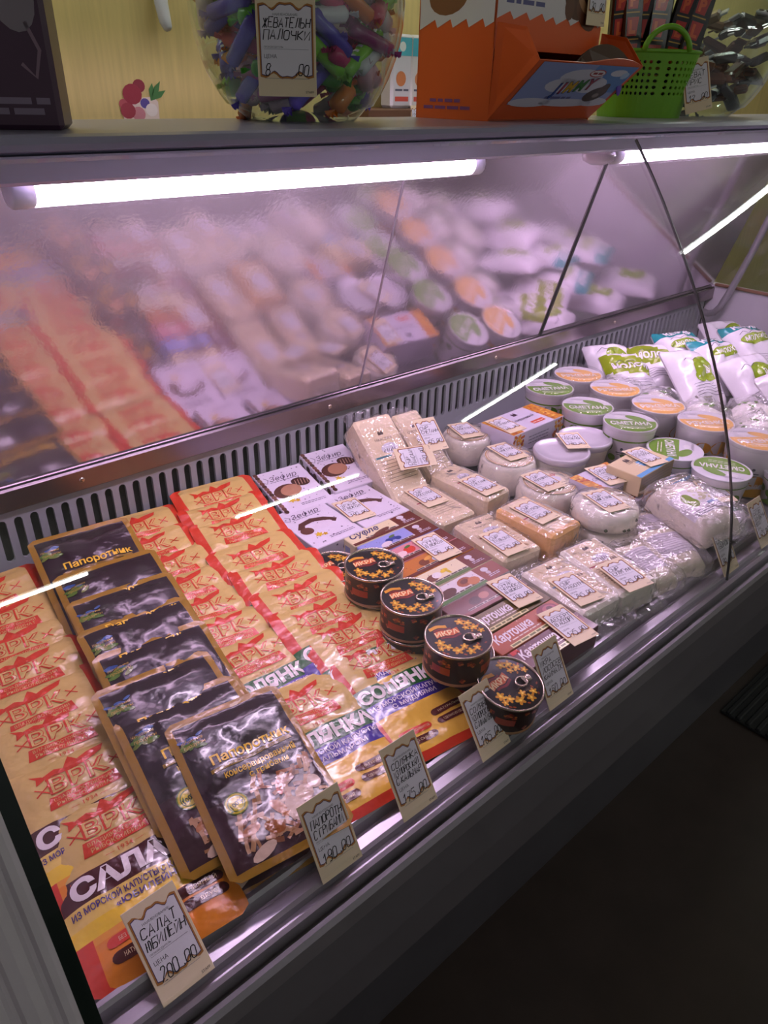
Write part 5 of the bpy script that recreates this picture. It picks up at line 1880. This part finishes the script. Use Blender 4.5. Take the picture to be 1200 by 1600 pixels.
p.greek(.085, .150, .037, 1, .004, .004, '6a6a9a', 3, random.Random(8))
p.text('36', .238, .080, .010, 'e8f0f8', 4, rot=.2) if False else p.ell(.236, .080, .010, .006, 'b8d0ec', 4, 10)
part('tray_print', p.mb(lambda u, v, h: tray_pt(u, v, h + .0006), .0006, .00025), 'carton', tray)
inn = MB()
lo, hi = [], []
for i in range(11):
    x, y, z = tray_pt(cwid * (.42 + .58 * i / 10), TL - .004)
    k = math.sin(PI * i / 10)
    lo.append((x, y + .004, z - .002))
    hi.append((x - .004, y + .014, z + .028 * k ** .7 + .001))
loop = lo + hi[::-1]
nl = len(loop)
inn.add(loop + [(x, y + .002, z) for x, y, z in loop], [tuple(range(nl)), tuple(range(nl, 2 * nl))[::-1]] + [(i, nl + i, nl + (i + 1) % nl, (i + 1) % nl) for i in range(nl)], '4a2c1c')
part('tray_flap', inn, 'carton', t, label='brown raised flap')
drop = MB().lathe([(.0001, -.016), (.005, -.013), (.0075, -.005), (.006, .004), (.003, .012), (.0001, .016)], 14, '6a4ab0', sy=.3)
part('purple_drop', drop, 'carton', t, (cwid + .004, -.045, .050), label='purple drop-shaped flap')
for k in range(5):
    g = MB().rbox(0, 0, 0, .030, .045, .012, .003, ['c03a20', '2a1a18', 'b8302a', '3a2018', '8a2a1c'][k])
    o = part('chocolate_sweet', g, 'candy', None, (CX + .045 + k * .036, CY + .022 + k * .002, ST + .070 + .004 * (k % 2)), (.3, .1 * (k - 2), R_(3 + 14 * (k % 3) - 14)))
    tag_props(o, ['red wrapped sweet at the left of the open tray', 'dark wrapped sweet beside the leftmost red one in the tray', 'red wrapped sweet in the middle of the open tray',
                  'dark brown wrapped sweet right of the middle of the tray', 'dull red wrapped sweet at the right of the open tray'][k], 'candy', 'sweets in the carton tray')
for k in range(5):      # layer below that carries them
    g = MB().rbox(0, 0, 0, .034, .09, .058, .004, ['7a2a1c', '2a1a18', '6a241c', '3a2018', '2a1814'][k])
    o = part('chocolate_sweet', g, 'candy', None, (CX + .045 + k * .037, CY + .058 + k * .002, ST + .034), (0, 0, R_(3)))
    tag_props(o, 'wrapped sweets bundle hidden low inside the candy carton, %s from the left' % ['first', 'second', 'third', 'fourth', 'fifth'][k], 'candy', 'sweets in the carton tray')
price_tag('price tag hanging on the upper right of the candy carton', ('ДЖИММИ',), ('30', '00'), (1.122, .793, ST + .126), (R_(88), 0, R_(3)), 'price tags on the shelf')

# green basket with rows of holes and a loop handle
GX, GY = 1.405, .868
t = thing('green_basket', 'lime green plastic basket with rows of holes and loop handle', 'basket', (GX, GY, ST), (0, 0, R_(-30)))
rx0, ry0, rx1, ry1, hh = .074, .056, .090, .066, .104
def bk_pt(a, z, e=0.0):
    t_ = z / hh
    rx, ry = rx0 + (rx1 - rx0) * t_ + e, ry0 + (ry1 - ry0) * t_ + e
    c, s = math.cos(a), math.sin(a)
    ex = .72
    return (rx * math.copysign(abs(c) ** ex, c), ry * math.copysign(abs(s) ** ex, s), z)
bk = MB()
NA, rows = 52, 6
def cell(a0, a1, z0, z1, hole):
    if not hole:
        for e, fl_ in ((0, False), (-.0025, True)):
            q = [bk_pt(a0, z0, e), bk_pt(a1, z0, e), bk_pt(a1, z1, e), bk_pt(a0, z1, e)]
            bk.add(q, [(3, 2, 1, 0) if fl_ else (0, 1, 2, 3)], smooth=True)
        return
    am, zm = (a0 + a1) / 2, (z0 + z1) / 2
    ins, out = [], []
    for i in range(8):
        b = PI / 4 * i + PI / 8
        ins.append((am + (a1 - a0) * .27 * math.cos(b), zm + (z1 - z0) * .29 * math.sin(b)))
        sq = max(abs(math.cos(b)), abs(math.sin(b)))
        out.append((am + (a1 - a0) * .5 * math.cos(b) / sq, zm + (z1 - z0) * .5 * math.sin(b) / sq))
    vs = [bk_pt(a, z) for a, z in ins] + [bk_pt(a, z) for a, z in out] + [bk_pt(a, z, -.0025) for a, z in ins] + [bk_pt(a, z, -.0025) for a, z in out]
    fs = []
    for i in range(8):
        j = (i + 1) % 8
        fs += [(i, 8 + i, 8 + j, j), (16 + i, 16 + j, 24 + j, 24 + i), (i, j, 16 + j, 16 + i)]
    corner = []
    for sa, sz in ((1, 1), (-1, 1), (-1, -1), (1, -1)):
        corner.append((am + sa * (a1 - a0) * .5, zm + sz * (z1 - z0) * .5))
    o = len(vs)
    for i, (a, z) in enumerate(corner):
        vs += [bk_pt(a, z), bk_pt(a, z, -.0025)]
        k0, k1 = (2 * i), (2 * i + 1)
        fs += [(8 + k0, o + 2 * i, 8 + k1), (24 + k1, o + 2 * i + 1, 24 + k0)]
    bk.add(vs, fs, smooth=False)
za_, zb_ = .034, .092
for i in range(NA):
    a0, a1 = 2 * PI * i / NA, 2 * PI * (i + 1) / NA
    cell(a0, a1, 0, .006, False)
    cell(a0, a1, .006, .020, False)
    cell(a0, a1, .020, za_, False)
    for r in range(rows):
        dzr = (zb_ - za_) / rows
        cell(a0, a1, za_ + r * dzr, za_ + (r + 1) * dzr, True)
    cell(a0, a1, zb_, hh, False)
bk.add([bk_pt(2 * PI * i / NA, .001) for i in range(NA)], [tuple(range(NA))])
part('basket_body', bk, 'green', t)
part('basket_rim', MB().tube([tuple(Vector(bk_pt(2 * PI * i / 48, hh))) for i in range(49)], .0032, 8, cap=False), 'green', t)
for s in (-1, 1):
    hp = []
    for i in range(17):
        a = PI * i / 16
        hp.append((.038 * math.cos(a) * (1.15 - .25 * math.sin(a)), s * ry1 * .99, hh + .036 * math.sin(a) ** .8))
    part('handle', MB().tube(hp, .0048, 10), 'green', t)
bars = [(-.052, .005, -8, .0), (-.020, .022, -3, .2), (.006, -.006, 2, -.2), (.034, .016, 7, .1), (.058, -.004, 12, -.1), (-.036, -.022, -5, .1)]
for k, (x, y, tl, rz) in enumerate(bars):
    v = Vector((x, y, 0))
    v.rotate(Euler((0, 0, R_(-30))))
    o = thing('chocolate_bar', ['black and red chocolate bar at the left in the green basket', 'black and red chocolate bar behind the basket handle', 'black and red chocolate bar in the middle of the basket',
                                'black and red chocolate bar right of the basket handle', 'black chocolate bar leaning right in the green basket', 'black and red chocolate bar at the front left of the basket'][k], 'chocolate bar',
              (GX + v.x, GY + v.y, ST + .006), (R_(6 if y > 0 else -4), R_(tl), R_(-26) + rz), 'bars in the green basket')
    w, d, L = .040, .014, .200
    part('wrapper', MB().rbox(0, 0, L / 2, w, d, L, .003, '16110f'), 'candy', o)
    p = Print()
    for j, ch in enumerate('ALP'):
        z = .095 + j * .040
        p.poly([(-.014, z - .014), (.006, z - .014), (.010, z + .014), (-.014, z + .014)], 'b8281c', 1)
        p.stroke([(-.017, z - .019), (.011, z - .019)], .002, 'c8a040', 2)
        p.text(ch, -.003, z, .019, 'e0602a', 2, bold=.05)
    p.greek(-.014, .014, .070, 4, .012, .005, 'a8843a', 2, random.Random(k))
    part('print', p.mb(front(-d / 2), .0003, .0001), 'candy', o)
price_tag('tilted price tag leaning between the green basket and the right-hand jar', ('ЖЕВАТ', 'ИРИС'), ('12', '00'), (1.452, .772, ST + .012), (R_(80), R_(-14), R_(-34)), 'price tags on the shelf')

# right-hand glass jar with brown sweets
JX, JY = 1.660, .905
glass_bowl('candy_jar', 'round glass jar of brown and silver wrapped chocolates at the right', (JX, JY, ST), .150, 1.0)
def choc(col, silver):
    t = thing('wrapped_chocolate', 'c', 'candy', group='wrapped chocolates in the right-hand jar')
    part('wrapper', MB().rbox(0, 0, 0, .052, .026, .016, .004, col), 'candy', t)
    for s in (-1, 1):
        part('foil_end', MB().rbox(s * .032, 0, 0, .014, .022, .004, .001, 'c9cad2' if silver else col), 'candy', t)
    return t
cps = [(choc('5a2c1c', False), 'dark brown'), (choc('2c1a16', True), 'nearly black'), (choc('7a4226', False), 'reddish brown'), (choc('8a6a58', True), 'pale brown'), (choc('3a2030', False), 'dark violet')]
jr = random.Random(31)
js, tries = [], 0
while len(js) < 60 and tries < 5000:
    tries += 1
    z = .020 + .150 * jr.random()
    rm = .150 * math.sqrt(max(0.0, 1 - ((z - .135) / .158) ** 2)) - .026
    if rm < .02:
        continue
    q, a = rm * (1 - .4 * jr.random() ** 2), jr.uniform(0, 2 * PI)
    v = Vector((q * math.cos(a), q * math.sin(a), z))
    if all((v - s[0]).length > .026 for s in js):
        js.append((v, a))
for k, (v, a) in enumerate(js):
    b, nm = cps[k % 5]
    loc, rot = (JX + v.x, JY + v.y, ST + v.z), (jr.uniform(-.5, .5), jr.uniform(-.6, .6), a + PI / 2 + jr.uniform(-.6, .6))
    lab = '%s chocolate in right-hand jar, %s' % (nm, zone(v, .15))
    if b.get('used'):
        copy_tree(b, lab, loc, rot)
    else:
        b['used'] = 1
        b['label'] = lab
        b.location, b.rotation_euler = loc, rot

# dark gift bag at the left edge
t = thing('gift_packet', 'dark purple printed packet standing at the left end of the shelf', 'packet', (.228, .790, ST), (0, 0, R_(-30)))
pk = MB()
pk.rbox(0, 0, .10, .130, .050, .200, .004, '4a2f46')
part('packet', pk, 'carton', t)
p = Print()
p.ell(.040, .100, .018, .028, '8a8088', 1, 18, .2)
p.ell(.030, .150, .026, .022, 'a39aa0', 1, 18, -.2)
p.ell(.022, .160, .006, .008, '2a2028', 2, 10)
p.ell(.040, .158, .006, .008, '2a2028', 2, 10)
p.stroke([(.048, .080), (.056, .060), (.050, .040), (.040, .050)], .003, '8a7080', 1)
p.stroke([(.052, .100), (.060, .150), (.056, .170)], .004, '9a6a30', 1)
p.greek(-.02, .060, .020, 2, .008, .005, '8a7a90', 1, random.Random(2))
part('print', p.mb(front(-.025), .0003, .0001), 'carton', t, label='dim printed picture')

# ------------------------------------------------------------------ behind the counter
tag_props(part('wall_hook', MB().tube([(0, 0, .16), (0, 0, .06), (.004, -.004, .02), (.008, -.008, .004), (.009, -.010, 0)], [.018, .018, .016, .012, .008], 14), 'white', None, (1.115, 2.17, 1.672)),
          'white plastic hook end hanging on the wood wall', 'hook')
p = Print()
p.poly([(-.055, -.045), (.050, -.045), (.052, .010), (.040, .022), (-.030, .018), (-.055, .0)], 'e6d2c8', 1)
for x, y, r, c in [(-.040, -.012, .022, 'a03040'), (-.022, .028, .028, '9a2438'), (.000, .048, .018, '8a2034'), (-.050, .004, .014, 'b8505a'), (.012, .006, .014, '5a4a9a'), (-.010, -.020, .020, 'c8808a'), (.030, -.010, .018, 'f0e4e0')]:
    p.ell(x, y, r, r * .9, c, 2 + r * 10, 14)
for a, l in ((.5, .055), (.95, .06), (1.35, .045)):
    p.poly([(.030, .012), (.030 + l * .6 * math.cos(a) - .008 * math.sin(a), .012 + l * .6 * math.sin(a) + .008 * math.cos(a)), (.030 + l * math.cos(a), .012 + l * math.sin(a)), (.030 + l * .6 * math.cos(a) + .008 * math.sin(a), .012 + l * .6 * math.sin(a) - .008 * math.cos(a))], '3f7a3a', 2.6)
st = p.mb(front(0.0))
tag_props(part('cake_sticker', st, 'card', None, (1.035, 2.198, 1.492)), 'sticker of a berry cake with green leaves on the wood wall', 'sticker')
# side shelf with packets seen between the bowl and the carton
ws = thing('wall_shelf', 'brown wooden shelf on the wall seen between the bowl and the carton', 'shelf', (2.15, 2.10, 1.40))
part('board', MB().rbox(0, 0, .045, .9, .2, .09, .003), 'shelfwood', ws)
part('bracket', MB().rbox(-.3, .06, -.05, .02, .08, .12, .002), 'shelfwood', ws)
for k, (x, c) in enumerate([(1.90, 'd4d2d6'), (1.985, 'd9d4d0'), (2.085, '9fc4cc'), (2.19, 'd9d4d0')]):
    g = thing('flour_packet', ['white packet on the wall shelf partly behind the big bowl', 'white packet with teal top on the wall shelf, right of the bowl', 'pale teal packet on the wall shelf close to the carton', 'white packet on the wall shelf hidden by the carton'][k], 'packet',
              (x, 2.10, 1.4905), (0, 0, 0), 'packets on the wall shelf')
    part('packet', MB().rbox(0, 0, .105, .090, .06, .21, .008, c), 'bag', g)
    p = Print()
    p.rect(-.040, .150, .040, .200, '4fb0c0', 1)
    p.ell(0, .175, .014, .014, 'e8ece8', 2, 14)
    p.ell(-.005, .085, .022, .022, 'c87a4a', 1, 14)
    p.rect(-.03, .02, .03, .034, 'c85040', 1)
    p.greek(-.03, .03, .05, 1, .01, .006, '5a5a6a', 1, random.Random(k))
    part('print', p.mb(front(-.03), .0004, .0002), 'card', g)
for k, x in enumerate((1.905, 1.995, 2.105)):
    price_tag(['small price tag on the wall shelf edge, left of three', 'small price tag on the wall shelf edge, middle of three', 'small price tag on the wall shelf edge, right of three'][k], (('МУКА',), ('ГРЕЧКА',), ('РИС',))[k], (('62', '00'), ('85', '00'), ('90', '00'))[k],
              (x, 1.994, 1.415), (R_(84), 0, 0), 'price tags on the wall shelf')
